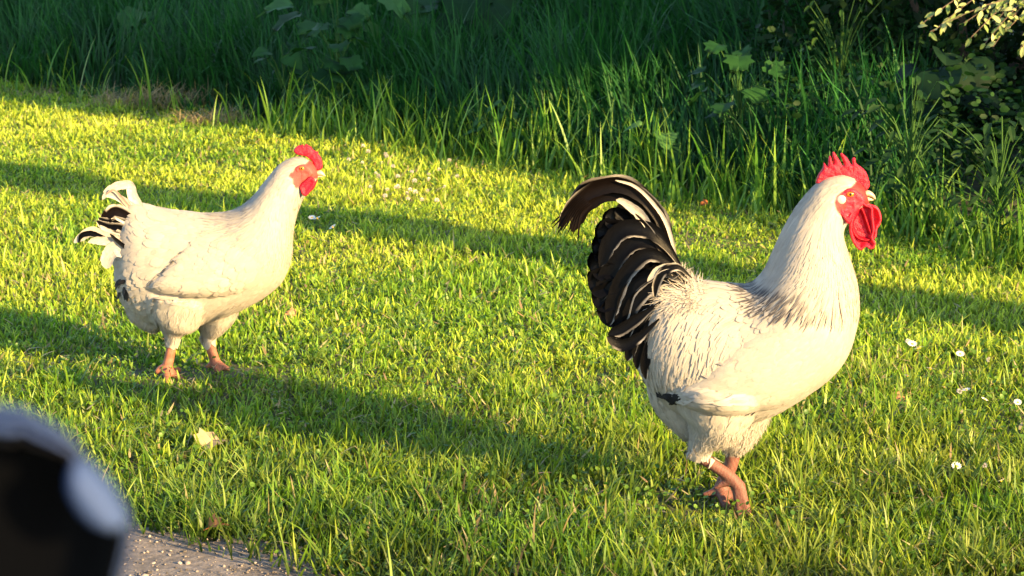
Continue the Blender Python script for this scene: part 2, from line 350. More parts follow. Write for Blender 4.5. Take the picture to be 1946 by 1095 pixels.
tag(link('tall_grass', tall(1500, -0.02, 1.1, 0.30, 0.70), M['tall']), 'uncut tall green grass in shade, front fringe against the lawn', 'tall grass', kind='stuff')
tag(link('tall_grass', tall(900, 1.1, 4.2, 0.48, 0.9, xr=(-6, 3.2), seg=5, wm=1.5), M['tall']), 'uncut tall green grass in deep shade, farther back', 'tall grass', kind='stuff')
# scattered rim blades, their sunlit look put into brighter colours
n_ = 5200; x = RNG.uniform(-3.6, 2.2, n_); s = -np.abs(RNG.normal(0, 0.15, n_))+0.08; y = np.interp(x, EX, EY)+s/0.64
k = (N1(x*5+2, y*5) > 0.44-0.16*(x > -0.9)) & ~((x < -1.0) & (x > -2.3) & (RNG.random(len(x)) < .85)) & ~((x < -2.3) & (RNG.random(len(x)) < .55)); x, y = x[k], y[k]; n_ = len(x); t = RNG.random(n_)
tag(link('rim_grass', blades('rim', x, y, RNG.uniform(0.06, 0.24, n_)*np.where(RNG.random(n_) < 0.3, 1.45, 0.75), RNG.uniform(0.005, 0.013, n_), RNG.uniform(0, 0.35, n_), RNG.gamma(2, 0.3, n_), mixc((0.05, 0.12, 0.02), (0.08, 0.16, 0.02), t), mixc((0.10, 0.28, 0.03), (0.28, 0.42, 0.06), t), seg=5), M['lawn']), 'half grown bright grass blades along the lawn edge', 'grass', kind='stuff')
# low weeds in the dark at right
def weedleaves(n_, x0, x1, s0, s1, z0, z1, r0, r1, c0, c1, seed, el=2.0):
    r = np.random.default_rng(seed); x = r.uniform(x0, x1, n_); s = r.uniform(s0, s1, n_); y = np.interp(x, EX, EY)+s/0.64
    cl = N2(x*6, y*6); k = cl > 0.35; x, y, cl = x[k], y[k], cl[k]; n2 = len(x)
    z = gz(x, y)+r.uniform(z0, z1, n2)*(0.5+cl)
    return discs('weeds', x, y, z, r.uniform(r0, r1, n2), r.uniform(.3, 1.5, n2)*np.sign(r.normal(size=n2)), mixc(c0, c1, r.random(n2)), rng=r, elong=el)
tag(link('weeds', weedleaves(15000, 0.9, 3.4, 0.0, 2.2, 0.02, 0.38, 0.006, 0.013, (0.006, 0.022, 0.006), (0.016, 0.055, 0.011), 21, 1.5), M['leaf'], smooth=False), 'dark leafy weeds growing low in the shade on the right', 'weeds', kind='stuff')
# straw heap
def straw(cx, cy, rx, ry, hz, n_, seed):
    r = np.random.default_rng(seed); a = r.uniform(0, 6.28, n_); q = np.sqrt(r.random(n_))
    x = cx+rx*q*np.cos(a); y = cy+ry*q*np.sin(a); c = mixc((0.20, 0.13, 0.07), (0.55, 0.40, 0.22), r.random(n_))
    return blades('straw', x, y, r.uniform(0.05, 0.16, n_), r.uniform(0.002, 0.004, n_), r.uniform(0.6, 1.4, n_), r.uniform(0.1, 1.6, n_), c*0.8, c, seg=5, z0=gz(x, y)+r.uniform(0, hz, n_), rng=r)
for (px, py, a, b, hz, k, lab) in ((265, 205, 0.20, 0.16, 0.06, 700, 'tangled heap of dry brown straw in the sun at the lawn edge'),
                                   (345, 208, 0.20, 0.14, 0.07, 600, 'greyish dead grass heap in shade, right of the sunlit straw'),
                                   (405, 238, 0.16, 0.12, 0.04, 420, 'low patch of pale straw spilling onto the lawn'),
                                   (70, 182, 0.12, 0.12, 0.02, 110, 'thin scrap of dry straw on the lawn at far left')):
    gx_, gy_ = px2g(px, py)
    tag(link('straw_heap', straw(gx_, gy_, a, b, hz, k, px), M['lawn']), lab, 'straw')

# ------------------------------------------------------------------ broad-leaved plants
def leaf_shape(kind):
    if kind == 'heart': o = [(0, 0), (-.30, -.10), (-.50, .12), (-.46, .42), (-.33, .60), (-.25, .78), (0, 1.05)]
    elif kind == 'lobed': o = [(0, 0), (-.22, -.12), (-.50, .0), (-.44, .20), (-.62, .42), (-.38, .48), (-.34, .78), (-.14, .74), (0, 1.1)]
    elif kind == 'huge': o = [(0, 0), (-.35, -.2), (-.68, .05), (-.74, .40), (-.60, .72), (-.30, .92), (0, .98)]
    else: o = [(0, 0), (-.14, .15), (-.21, .4), (-.17, .7), (0, 1.0)]
    return np.array(o)
def plant_leaf(me_list, origin, direction, up, L, kind, col, rng, fold=0.18, droop=0.35):
    o = leaf_shape(kind); d = Vector(direction).normalized(); side = d.cross(Vector(up)).normalized(); nn = side.cross(d)
    mid = np.stack([np.zeros(len(o)), o[:, 1]], -1); half = []
    pts = []
    for q, (a, b) in enumerate(o):
        m_ = b*0.98 if 0 < q < len(o)-1 else b
        pts.append((0, m_, 0)); pts.append((a*.55, b, fold*.55*abs(a)+rng.normal(0, .012))); pts.append((a, b, fold*abs(a)*1.0+rng.normal(0, .03)))
    V = []; F = []
    def world(a, b, c): 
        zz = c-droop*max(b, 0)**2
        return Vector(origin)+side*(a*L)+d*(b*L)+nn*(zz*L)
    n0 = len(o)
    for sgn in (-1, 1):
        st = len(V)
        for (a, b, c) in pts: V.append(world(a*sgn*-1, b, c))
        for q in range(n0-1):
            for j in range(2):
                f = [st+3*q+j, st+3*q+j+1, st+3*(q+1)+j+1, st+3*(q+1)+j]
                F.append(f if sgn > 0 else f[::-1])
    me_list.append((np.array([v[:] for v in V]), np.array(F), np.tile(col, (len(V), 1))*(1+rng.normal(0, .12, (len(V), 1)))))
def tube_arrays(pts, rads, col, k=6):
    V = []; F = []; P = [Vector(p) for p in pts]
    for i, p in enumerate(P):
        t = (P[min(i+1, len(P)-1)]-P[max(i-1, 0)]).normalized(); a = t.orthogonal().normalized(); b_ = t.cross(a)
        for j in range(k):
            th = 2*math.pi*j/k; V.append((p+a*math.cos(th)*rads[i]+b_*math.sin(th)*rads[i])[:])
    for i in range(len(P)-1):
        for j in range(k): F.append([i*k+j, i*k+(j+1) % k, (i+1)*k+(j+1) % k, (i+1)*k+j])
    return np.array(V), np.array(F), np.tile(col, (len(V), 1))
def join(name, lst):
    V = []; F = []; C = []; n0 = 0
    for v, f, c in lst: V.append(v); F.append(f+n0); C.append(c); n0 += len(v)
    return npmesh(name, np.concatenate(V), np.concatenate(F), np.concatenate(C))
def plant(px, py, Yd, height, nleaf, L, kind, label, cat, col0, col1, seed, spread=0.16, name='leafy_plant', tilt=0.3):
    """(px,py) = centre of the foliage in the picture at depth Yd; stands on the ground"""
    r = np.random.default_rng(seed); c = px2w(px, py, Yd); x0, y0 = c.x, Yd; g = float(gz(np.array([x0]), np.array([y0]))[0])
    root = tag(empty(name, (x0, y0, g)), label, cat)
    st = []; lf = []; top = c.z-g+height/2
    for q in range(nleaf):
        zz = top-height*(q+.5)/nleaf*1.0+r.normal(0, .01); a = r.uniform(0, 6.28) if q > 0 else -1.57
        if r.random() < 0.6: a = -1.57+r.normal(0, 1.1)
        rr = spread*(0.35+0.65*r.random()); px_, py_ = rr*math.cos(a), rr*math.sin(a)*.6
        st.append(tube_arrays([(0, 0, zz*.55), (px_*.5, py_*.5, zz*.85), (px_, py_, zz)], (.003, .002, .0015), (0.05, .12, .03), 5))
        d = Vector((math.cos(a), math.sin(a), -tilt+r.normal(0, .2))); up = Vector((r.normal(0, .25), -.35+r.normal(0, .2), 1))
        t = r.random(); plant_leaf(lf, (px_, py_, zz), d, up, L*r.uniform(.7, 1.15), kind, np.array(col0)*(1-t)+np.array(col1)*t, r)
    st.append(tube_arrays([(0, 0, -.02), (.01, 0, top*.5), (0, 0, top)], (.004, .0035, .002), (0.05, .12, .03), 6))
    link('stem', join('stem', st), M['leaf'], root); link('leaves', join('leaves', lf), M['leaf'], root)
    return root
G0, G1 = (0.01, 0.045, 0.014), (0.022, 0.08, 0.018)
plant(640, 105, 9.5, .30, 15, .095, 'lobed', 'leafy plant with notched pale green leaves above the smaller rooster', 'plant', (0.009, .045, .012), (0.02, .078, .018), 3, .17)
plant(535, 108, 9.7, .10, 5, .08, 'heart', 'small plant with round leaves left of the notched-leaf plant', 'plant', G0, G1, 4, .09)
plant(268, 38, 11.6, .14, 4, .13, 'huge', 'single broad pale leaf rising from the tall grass at upper left', 'plant', (0.03, .09, .025), (0.045, .12, .03), 5, .08)
plant(640, 18, 10.0, .16, 7, .13, 'lobed', 'big dark leaves at the top edge above the notched-leaf plant', 'plant', G0, (0.05, .14, .04), 6, .25)
plant(890, 25, 10.2, .2, 9, .14, 'huge', 'large bluish green leaves at the top edge left of the dark gap', 'plant', (0.008, .035, .010), (0.018, .06, .018), 7, .25)
plant(1405, 145, 7.95, .24, 13, .08, 'lobed', 'climbing vine with broad green leaves behind the larger rooster', 'plant', (0.009, .045, .012), (0.022, .08, .017), 8, .17, name='climbing_vine')
plant(1262, 265, 7.95, .14, 5, .085, 'heart', 'small plant with two flat dark leaves behind the tail of the larger rooster', 'plant', G0, (0.06, .15, .04), 9, .1)
plant(975, 225, 8.75, .18, 22, .055, 'oval', 'feathery dark weed in the tall grass between the two roosters', 'plant', (0.03, .09, .03), (0.05, .13, .04), 10, .13, name='leafy_weed')
plant(1790, 150, 7.7, .2, 10, .10, 'huge', 'dark plant with rounded dock-like leaves in shade at upper right', 'plant', (0.003, .014, .006), (0.006, .024, .009), 12, .14)
plant(1730, 260, 6.95, .36, 44, .06, 'oval', 'dark stalked weed with narrow leaves right of the larger rooster\'s comb', 'plant', (0.007, .026, .008), (0.018, .055, .012), 13, .17, name='leafy_weed')
plant(1900, 320, 6.6, .3, 50, .05, 'oval', 'dark small-leaved weed at the right edge of the picture', 'plant', (0.006, .022, .007), (0.015, .045, .011), 14, .2, name='leafy_weed')
plant(1600, 60, 8.3, .3, 34, .035, 'oval', 'tall umbel-like weed with small yellow green tufts at the top', 'plant', (0.015, .05, .01), (0.06, .12, .015), 15, .2, name='leafy_weed')

# bushes behind
def leafcloud(n_, cx, cy, cz, rx, ry, rz, L, c0, c1, seed, shell=0.5):
    r = np.random.default_rng(seed); d = r.standard_normal((n_, 3)); d /= np.linalg.norm(d, axis=1)[:, None]
    q = (shell+(1-shell)*r.random(n_))*(0.75+0.5*N1(d[:, 0]*3+seed, d[:, 2]*3+d[:, 1]))
    P = np.stack([cx+rx*q*d[:, 0], cy+ry*q*d[:, 1], np.maximum(cz+rz*q*d[:, 2], 0.02)], -1)
    ax_ = r.standard_normal((n_, 3)); ax_ /= np.linalg.norm(ax_, axis=1)[:, None]
    sd = np.cross(ax_, d+0.4*r.standard_normal((n_, 3))); sd /= np.linalg.norm(sd, axis=1)[:, None]+1e-9
    l = L*r.uniform(.6, 1.2, n_)[:, None]
    V = np.stack([P, P+ax_*l*.35+sd*l*.17, P+ax_*l*.75+sd*l*.13, P+ax_*l, P+ax_*l*.75-sd*l*.13, P+ax_*l*.35-sd*l*.17], 1)
    b = (np.arange(n_)*6)[:, None]; F = np.concatenate([b+np.array([0, 1, 2, 3]), b+np.array([0, 3, 4, 5])])
    return npmesh('leafcloud', V.reshape(-1, 3), F, np.repeat(mixc(c0, c1, r.random(n_)), 6, 0))
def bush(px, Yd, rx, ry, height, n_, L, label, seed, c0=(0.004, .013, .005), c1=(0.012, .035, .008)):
    x = (px-973)/973*TAN*Yd; root = tag(empty('bush', (x, Yd, 0)), label, 'bush')
    link('foliage', leafcloud(n_, 0, 0, height*.5, rx, ry, height*.55, L, c0, c1, seed), M['leaf'], root, smooth=False)
    st = []; r = np.random.default_rng(seed)
    for q in range(9):
        a = r.uniform(0, 6.28); st.append(tube_arrays([(0, 0, -.05), (rx*.3*math.cos(a), ry*.3*math.sin(a), height*.4), (rx*.7*math.cos(a), ry*.7*math.sin(a), height*.8)], (.02, .013, .005), (.05, .04, .03), 6))
    link('branches', join('branches', st), M['bark'], root)
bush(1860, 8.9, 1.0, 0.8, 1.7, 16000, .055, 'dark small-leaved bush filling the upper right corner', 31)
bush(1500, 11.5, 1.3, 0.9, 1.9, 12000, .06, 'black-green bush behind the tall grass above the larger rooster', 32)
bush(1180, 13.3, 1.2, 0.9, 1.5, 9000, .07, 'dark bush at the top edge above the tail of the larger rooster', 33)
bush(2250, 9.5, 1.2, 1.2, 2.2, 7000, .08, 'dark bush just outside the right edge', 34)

# sunlit sprig at top right
def sprig():
    r = np.random.default_rng(5); c = px2w(1880, 22, 7.6); root = tag(empty('willow_branch', c[:]), 'sunlit branch with pale narrow leaves hanging in at the top right corner', 'branch')
    lf = []; st = []
    for q in range(15):
        sx = r.uniform(-.02, .3); end = Vector((-.17+r.normal(0, .05)+.02*q, r.normal(0, .06), -.02-.11*r.random())); s0 = Vector((.35, .1, .14+r.normal(0, .05)))
        pts = [s0.lerp(end, t)+Vector((0, 0, .06*math.sin(3.1*t))) for t in np.linspace(0, 1, 7)]
        st.append(tube_arrays(pts, np.linspace(.003, .0012, 7), (.2, .15, .08), 5))
        for t in np.linspace(.2, 1, 24):
            p_ = s0.lerp(end, t)+Vector((0, 0, .06*math.sin(3.1*t))); k = r.random()
            plant_leaf(lf, p_, (r.normal(-.3, .6), r.normal(-.1, .6), r.normal(-.4, .5)), (r.normal(0, .4), -.8, .6), r.uniform(.022, .042), 'oval', np.array((.16, .24, .07))*(1-k)+np.array((.42, .45, .22))*k, r, droop=.15)
    st.append(tube_arrays([(.35, .1, .14), (.7, .3, .3), (1.3, 1.0, .2)], (.006, .01, .02), (.2, .15, .08), 6))
    link('twigs', join('twigs', st), M['bark'], root); link('leaves', join('leaves', lf), M['leaf'], root)
    return c
SPRIG = sprig()

# ------------------------------------------------------------------ things out of frame that cast the evening shade
def hedge_blocker():  # added to block the sun, gaps cut where rays should pass
    """tall hedge at right, its left end is the edge of the shade; a gap lets the light through to the branch"""
    along = Vector((-SUNV.y, SUNV.x, 0)).normalized()*-1; tr = Vector((SUNV.x, SUNV.y, 0)).normalized()
    e0 = Vector((1.55, 7.28, 0))-tr*6.2
    # where rays to lit spots pierce the blocker plane
    holes = []
    def pierce(P, rad):
        rel = Vector(P)-e0; s = -rel.dot(tr)/SUNV.dot(tr); Q = Vector(P)+SUNV*s; q = Q-e0; holes.append((q.dot(along), Q.z, rad))
    pierce(SPRIG+Vector((.07, 0, .0)), .25); 
    for (px, py, Yd, rad) in ((1052, 12, 12.9, .035), (1565, 42, 8.35, .05), (1500, 22, 9.5, .035), (1860, 75, 8.3, .05), (1290, 8, 12, .03), (1355, 20, 12, .05)):
        pierce(px2w(px, py, Yd), rad)
    du = .06; nu, nv = int(11/du), int(7/du); V = []; F = []; keep = np.ones((nu, nv), bool)
    uu = (np.arange(nu)+.5)*du; vv = (np.arange(nv)+.5)*du
    UU, VV = np.meshgrid(uu, vv, indexing='ij')
    for (a, b, r_) in holes: keep &= ((UU-a)**2+(VV-b)**2 > (r_*(0.8+0.5*N1(UU*9, VV*9)))**2)
    edge = 0.25*(N2(VV*1.1+3, VV*0)-0.5)+0.12*(N3(VV*5, VV*0+1)-0.5); keep &= UU > 0.12+edge
    keep &= VV < 6.2+0.6*N1(UU*1.5, UU*0)
    top = Vector((0, 0, 1))
    root = tag(empty('hedge', e0[:]), 'tall dark hedge outside the right of the picture that shades the bank', 'hedge')
    vid = {}
    def vert(i, j):
        k = (i, j)
        if k not in vid:
            u_, v_ = i*du, j*du; d_ = 0.12*(N1(np.array([u_*3]), np.array([v_*3]))[0]-.5); q = along*u_+top*v_+tr*d_
            vid[k] = len(V); V.append(q[:])
        return vid[k]
    for i in range(nu):
        for j in range(nv):
            if keep[i, j]: F.append([vert(i, j), vert(i+1, j), vert(i+1, j+1), vert(i, j+1)])
    V = np.array(V); F = np.array(F)
    me = npmesh('hedge_core', V, F); o_ = link('foliage_core', me, M['hedge_core'], root)
    so_ = o_.modifiers.new('thick', 'SOLIDIFY'); so_.thickness = 0.06
    r = np.random.default_rng(3); n_ = 24000; f = F[r.integers(0, len(F), n_)]; P = V[f].mean(1)+r.normal(0, .05, (n_, 3))
    P += np.array(tr)[None]*r.normal(0, .12, n_)[:, None]
    ok = np.ones(n_, bool); pu = P@np.array(along); pz = P[:, 2]
    for (a, b, r_) in holes: ok &= ((pu-a)**2+(pz-b)**2 > (r_*1.05+.03)**2)
    P = P[ok]; n_ = len(P); d = r.standard_normal((n_, 3)); d /= np.linalg.norm(d, axis=1)[:, None]; s_ = np.cross(d, r.standard_normal((n_, 3))); s_ /= np.linalg.norm(s_, axis=1)[:, None]; l = r.uniform(.05, .11, n_)[:, None]
    VV_ = np.stack([P, P+d*l*.5+s_*l*.22, P+d*l, P+d*l*.5-s_*l*.22], 1)
    link('leaves', npmesh('hedge_leaves', VV_.reshape(-1, 3), np.arange(n_*4).reshape(-1, 4), np.repeat(mixc((.02, .05, .012), (.05, .11, .02), r.random(n_)), 4, 0)), M['leaf'], root, smooth=False)
    st = [tube_arrays([along*a+Vector((0, 0, -.1)), along*(a+.1)+Vector((0, 0, 2.5)), along*(a-.1)+Vector((0, 0, 5))], (.06, .05, .02), (.08, .06, .04), 7) for a in np.arange(.7, 10.5, 1.1)]
    link('trunk', join('trunks', st), M['bark'], root)
hedge_blocker()
def shade_tree():
    tr = Vector((SUNV.x, SUNV.y, 0)).normalized(); p_ = Vector((1.17, 5.74, 0))-tr*3.6
    root = tag(empty('tree', p_[:]), 'tree just outside the right of the picture whose trunk casts the long band of shade', 'tree')
    st = tube_arrays([(0, 0, -.2), (0, 0, .4), (.02, 0, 1.2), (-.03, .02, 2.2), (0, 0, 3.2), (.05, 0, 4.4)], (.235, .175, .165, .18, .19, .13), (.1, .08, .06), 14)
    link('trunk', npmesh('trunk', *st), M['bark'], root)
    link('crown', leafcloud(14000, 0, 0, 5.6, 1.5, 1.5, 1.4, .11, (.02, .05, .012), (.05, .11, .02), 77, .25), M['leaf'], root, smooth=False)
shade_tree()

# ------------------------------------------------------------------ flowers and litter (each its own thing)
def flower_proto():
    root = empty('clover_flower')
    st = tube_arrays([(0, 0, -.01), (.002, 0, .02), (0, 0, .042)], (.0009, .0008, .0007), (.08, .18, .03), 5); link('stem', npmesh('stem', *st), M['lawn'], root)
    r = np.random.default_rng(2); V = []; F = []; k = 46; ga = 2.39996
    for i in range(k):
        z = 1-1.6*(i+.5)/k; rr = math.sqrt(max(0, 1-z*z)); a = i*ga; d = Vector((rr*math.cos(a), rr*math.sin(a), z)); s_ = d.orthogonal().normalized()*.28
        b_ = d.cross(s_).normalized()*.2; st_ = len(V)
        for q in (d*.35, d*.8+s_+b_*.3, d*1.08, d*.8-s_+b_*.3): V.append((q*.0075+Vector((0, 0, .045)))[:])
        F.append([st_, st_+1, st_+2, st_+3])
    fm = colmat('petals', (0.66, 0.60, 0.52), .6, nscale=200, namt=.1, trans=.25)
    link('petals', npmesh('petals', np.array(V), np.array(F)), fm, root, smooth=False)
    return root
def daisy_proto():
    root = empty('daisy')
    st = tube_arrays([(0, 0, -.01), (.002, 0, .025), (0, 0, .05)], (.0009, .0008, .0007), (.08, .18, .03), 5); link('stem', npmesh('stem', *st), M['lawn'], root)
    V = []; F = []
    for i in range(13):
        a = i*2*math.pi/13; d = Vector((math.cos(a), math.sin(a), .18)); s_ = Vector((-math.sin(a), math.cos(a), 0)); st_ = len(V)
        for q in (d*.002, d*.007+s_*.0018, d*.0115+s_*.001, d*.0115-s_*.001, d*.007-s_*.0018): V.append((q+Vector((0, 0, .05)))[:])
        F.append([st_, st_+1, st_+2]); F.append([st_, st_+2, st_+3]); F.append([st_, st_+3, st_+4])
    link('petals', npmesh('petals', np.array(V), np.array(F)), colmat('daisy_petals', (.82, .82, .80), .6, nscale=200, namt=.06, trans=.2), root, smooth=False)
    b = bmesh.new(); bmesh.ops.create_uvsphere(b, u_segments=10, v_segments=6, radius=.003, matrix=Matrix.Translation((0, 0, .0505))); me = bpy.data.meshes.new('disc'); b.to_mesh(me); b.free()
    link('flower_centre', me, colmat('daisy_centre', (.7, .42, .03), .7), root)
    return root
def dup(src, loc, rz, sc):
    r = src.copy(); COL.objects.link(r); r.location = loc; r.rotation_euler = (RNG.normal(0, .15), RNG.normal(0, .15), rz); r.scale = (sc, sc, sc)
    for ch in src.children:
        c_ = ch.copy(); COL.objects.link(c_); c_.parent = r
    return r
pc = flower_proto(); pd = daisy_proto(); used_c = used_d = False
fl = []
rr = random.Random(4)
A = [(690, 272), (700, 285), (735, 283), (738, 292), (722, 330), (715, 318), (850, 300), (838, 312), (752, 345), (765, 348), (770, 358), (783, 355), (795, 362), (800, 372), (742, 352), (775, 368), (808, 350), (760, 330), (745, 310), (820, 330), (690, 300), (728, 300), (812, 322), (785, 340), (733, 366), (706, 344), (850, 345), (868, 330), (780, 318), (660, 296), (830, 375)]
for q in A:
    if q[1] < 305 and q[0] < 745: l_, g_ = 'pale clover flower just below the tall grass, right of the smaller rooster\'s comb', 'clover flowers below the tall grass'
    elif q[0] > 800: l_, g_ = 'pale clover flower toward the right end of the clover patch, by the shade edge', 'clover flowers at the right end of the patch'
    elif q[1] > 338: l_, g_ = 'pale clover flower in the dense lower part of the patch, just above the shadow band', 'clover flowers low in the patch'
    else: l_, g_ = 'pale clover flower in the middle of the patch between the two roosters', 'clover flowers in the middle of the patch'
    fl.append((*q, 'clover', l_, g_))
B = [(594, 405), (617, 410), (651, 423)]
BL = ['leftmost of the three white daisies in the long shadow band', 'middle of the three white daisies in the long shadow band', 'rightmost of the three white daisies in the long shadow band']
for q, l in zip(B, BL): fl.append((*q, 'daisy', l, 'white daisies in the shadow band'))
C_ = [(1719, 634), (1731, 641), (1750, 659), (1760, 656), (1890, 667), (1716, 697), (1762, 699), (1787, 717), (1814, 725), (1846, 727), (1858, 738), (1813, 859), (1874, 864), (1932, 738), (1918, 894), (1822, 655)]
for q in C_: fl.append((*q, 'daisy' if rr.random() < .7 else 'clover', None, 'white flowers on the lawn at right'))
C_lab = ['upper left flower of the pair in the shadow band, right of the larger rooster', 'lower right flower of the pair in the shadow band, right of the larger rooster', 'left flower of the second pair, at the lower rim of the shadow band', 'right flower of the second pair, at the lower rim of the shadow band', 'lone white flower inside the shadow band near the right edge', "white flower nearest the larger rooster's breast, in the sun below the shadow band", 'white flower in the sun directly below the second pair', 'white flower in the middle of the sunlit row at right', 'white flower just right of the middle of the sunlit row at right', 'left one of two neighbouring white flowers at the right end of the sunlit row', 'right one of two neighbouring white flowers at the right end of the sunlit row', 'left one of two low white flowers far below the sunlit row at right', 'right one of two low white flowers far below the sunlit row at right', 'white flower cut close to the right edge, level with the sunlit row', 'lowest white flower at right, near the edge of the picture', 'white flower at the shadow rim between the second pair and the lone one']
fl = [q for q in fl if q[4] != 'white flowers on the lawn at right']+[(*q, 'daisy' if i_ % 4 else 'clover', l, 'white flowers on the lawn at right') for i_, (q, l) in enumerate(zip(C_, C_lab))]
for (px, py, kind, lab, grp) in fl:
    src = pc if kind == 'clover' else pd
    px_, py_ = px, py; gx_, gy_ = px2g(px, py)
    for _ in range(3):   # move the root so that the head sits at the pixel
        a_, b_ = w2px(gx_, gy_, float(gz(np.array([gx_]), np.array([gy_]))[0])+.056); px_ += px-a_; py_ += py-b_; gx_, gy_ = px2g(px_, py_)
    z = float(gz(np.array([gx_]), np.array([gy_]))[0])
    first = (kind == 'clover' and not used_c) or (kind == 'daisy' and not used_d)
    if first:
        o_ = src; o_.location = (gx_, gy_, z)
        if kind == 'clover': used_c = True
        else: used_d = True
    else: o_ = dup(src, (gx_, gy_, z), rr.uniform(0, 6.28), rr.uniform(.75, 1.2)*(1.0 if kind == 'clover' else .9))
    o_.rotation_euler[0] += .45 if kind == 'daisy' else 0
    lab2 = lab or ('small white daisy in the grass right of the larger rooster' if kind == 'daisy' else 'round white clover head in the grass right of the larger rooster')
    tag(o_, lab2, 'flower', grp if lab else ('white daisies at right' if kind == 'daisy' else 'white clover heads at right'))
def dead_leaf(px, py, L, col, label, seed):
    r = np.random.default_rng(seed); gx_, gy_ = px2g(px, py); z = float(gz(np.array([gx_]), np.array([gy_]))[0])+.02
    lf = []; plant_leaf(lf, (0, 0, 0), (r.normal(), r.normal()*.4, .25), (r.normal(0, .3), -.5, 1), L, 'lobed', np.array(col), r, fold=.5, droop=.6)
    o_ = link('dead_leaf', join('dead_leaf', lf), M['leaf']); o_.location = (gx_, gy_, z); tag(o_, label, 'leaf')
dead_leaf(388, 862, .055, (.34, .27, .17), 'pale curled dry leaf on the lawn right of the car mirror', 1)
dead_leaf(398, 1020, .035, (.5, .20, .08), 'orange brown dead leaf lying at the gravel edge', 2)
dead_leaf(1697, 772, .03, (.5, .24, .12), 'rusty dead leaf in the grass below the larger rooster\'s breast', 3)
dead_leaf(560, 612, .03, (.5, .25, .12), 'small reddish dead leaf on the lawn between the roosters', 4)
dead_leaf(1345, 398, .03, (.42, .14, .05), 'reddish dry blade leaning among rim grass right of the rooster tail', 5)
# ------------------------------------------------------------------ birds
def catmull(P, n_):
    P = np.asarray(P, float); k = len(P); Q = np.concatenate([[2*P[0]-P[1]], P, [2*P[-1]-P[-2]]]); ts = np.linspace(0, k-1-1e-6, n_); out = []
    for t in ts:
        i = int(t); f = t-i; a, b, c, d = Q[i], Q[i+1], Q[i+2], Q[i+3]
        out.append(.5*((2*b)+(-a+c)*f+(2*a-5*b+4*c-d)*f*f+(-a+3*b-3*c+d)*f**3))
    return np.array(out)
def pip(poly, x, y):
    """vectorised point in polygon"""
    x = np.asarray(x, float); y = np.asarray(y, float); c = np.zeros(x.shape, bool); n_ = len(poly); j = n_-1
    for i in range(n_):
        xi, yi = poly[i]; xj, yj = poly[j]
        c ^= ((yi > y) != (yj > y)) & (x < (xj-xi)*(y-yi)/((yj-yi) or 1e-9)+xi); j = i
    return c
def dist_poly(poly, x, y):
    d = np.full(np.shape(x), 1e9); n_ = len(poly)
    for i in range(n_):
        ax_, ay_ = poly[i]; bx, by = poly[(i+1) % n_]; L2 = (bx-ax_)**2+(by-ay_)**2+1e-12
        t = np.clip(((x-ax_)*(bx-ax_)+(y-ay_)*(by-ay_))/L2, 0, 1); d = np.minimum(d, np.hypot(x-ax_-t*(bx-ax_), y-ay_-t*(by-ay_)))
    return d
def smooth_outline(pts, sub=4):
    P = np.array(pts, float); n_ = len(P); out = []
    for i in range(n_):
        a, b, c, d = P[i-1], P[i], P[(i+1) % n_], P[(i+2) % n_]
        for f in np.arange(sub)/sub: out.append(.5*((2*b)+(-a+c)*f+(2*a-5*b+4*c-d)*f*f+(-a+3*b-3*c+d)*f**3))
    return [tuple(q) for q in out]
def inflate(outline, spacing, fn):
    """fills an outline (pixels) with a grid; fn(x, y, dist_to_edge) -> (front world, back world); closed, thick"""
    xs = [p_[0] for p_ in outline]; ys = [p_[1] for p_ in outline]
    gx_, gy_ = np.meshgrid(np.arange(min(xs), max(xs), spacing), np.arange(min(ys), max(ys), spacing*.87)); gx_[1::2] += spacing*.5
    gx_, gy_ = gx_.ravel(), gy_.ravel(); k = pip(outline, gx_, gy_); gx_, gy_ = gx_[k], gy_[k]; d = dist_poly(outline, gx_, gy_); k = d > spacing*.55; gx_, gy_, d = gx_[k], gy_[k], d[k]
    n_ = len(outline); vin = [Vector(p_) for p_ in outline]+[Vector((a, b)) for a, b in zip(gx_, gy_)]
    res = delaunay_2d_cdt(vin, [], [list(range(n_))], 1, 1e-6)
    V2 = np.array([v[:] for v in res[0]]); T = [list(t) for t in res[2]]; dd = dist_poly(outline, V2[:, 0], V2[:, 1]); bd = dd < 1e-3
    fr, bk = fn(V2[:, 0], V2[:, 1], np.where(bd, 0, dd)); b = bmesh.new()
    vf = [b.verts.new(q) for q in fr]; vb = [vf[i] if bd[i] else b.verts.new(bk[i]) for i in range(len(V2))]
    for t in T:
        for vs in ([vf[i] for i in t], [vb[i] for i in t][::-1]):
            try: b.faces.new(vs)
            except ValueError: pass
    bmesh.ops.recalc_face_normals(b, faces=b.faces); me = bpy.data.meshes.new('slab'); b.to_mesh(me); b.free()
    return me

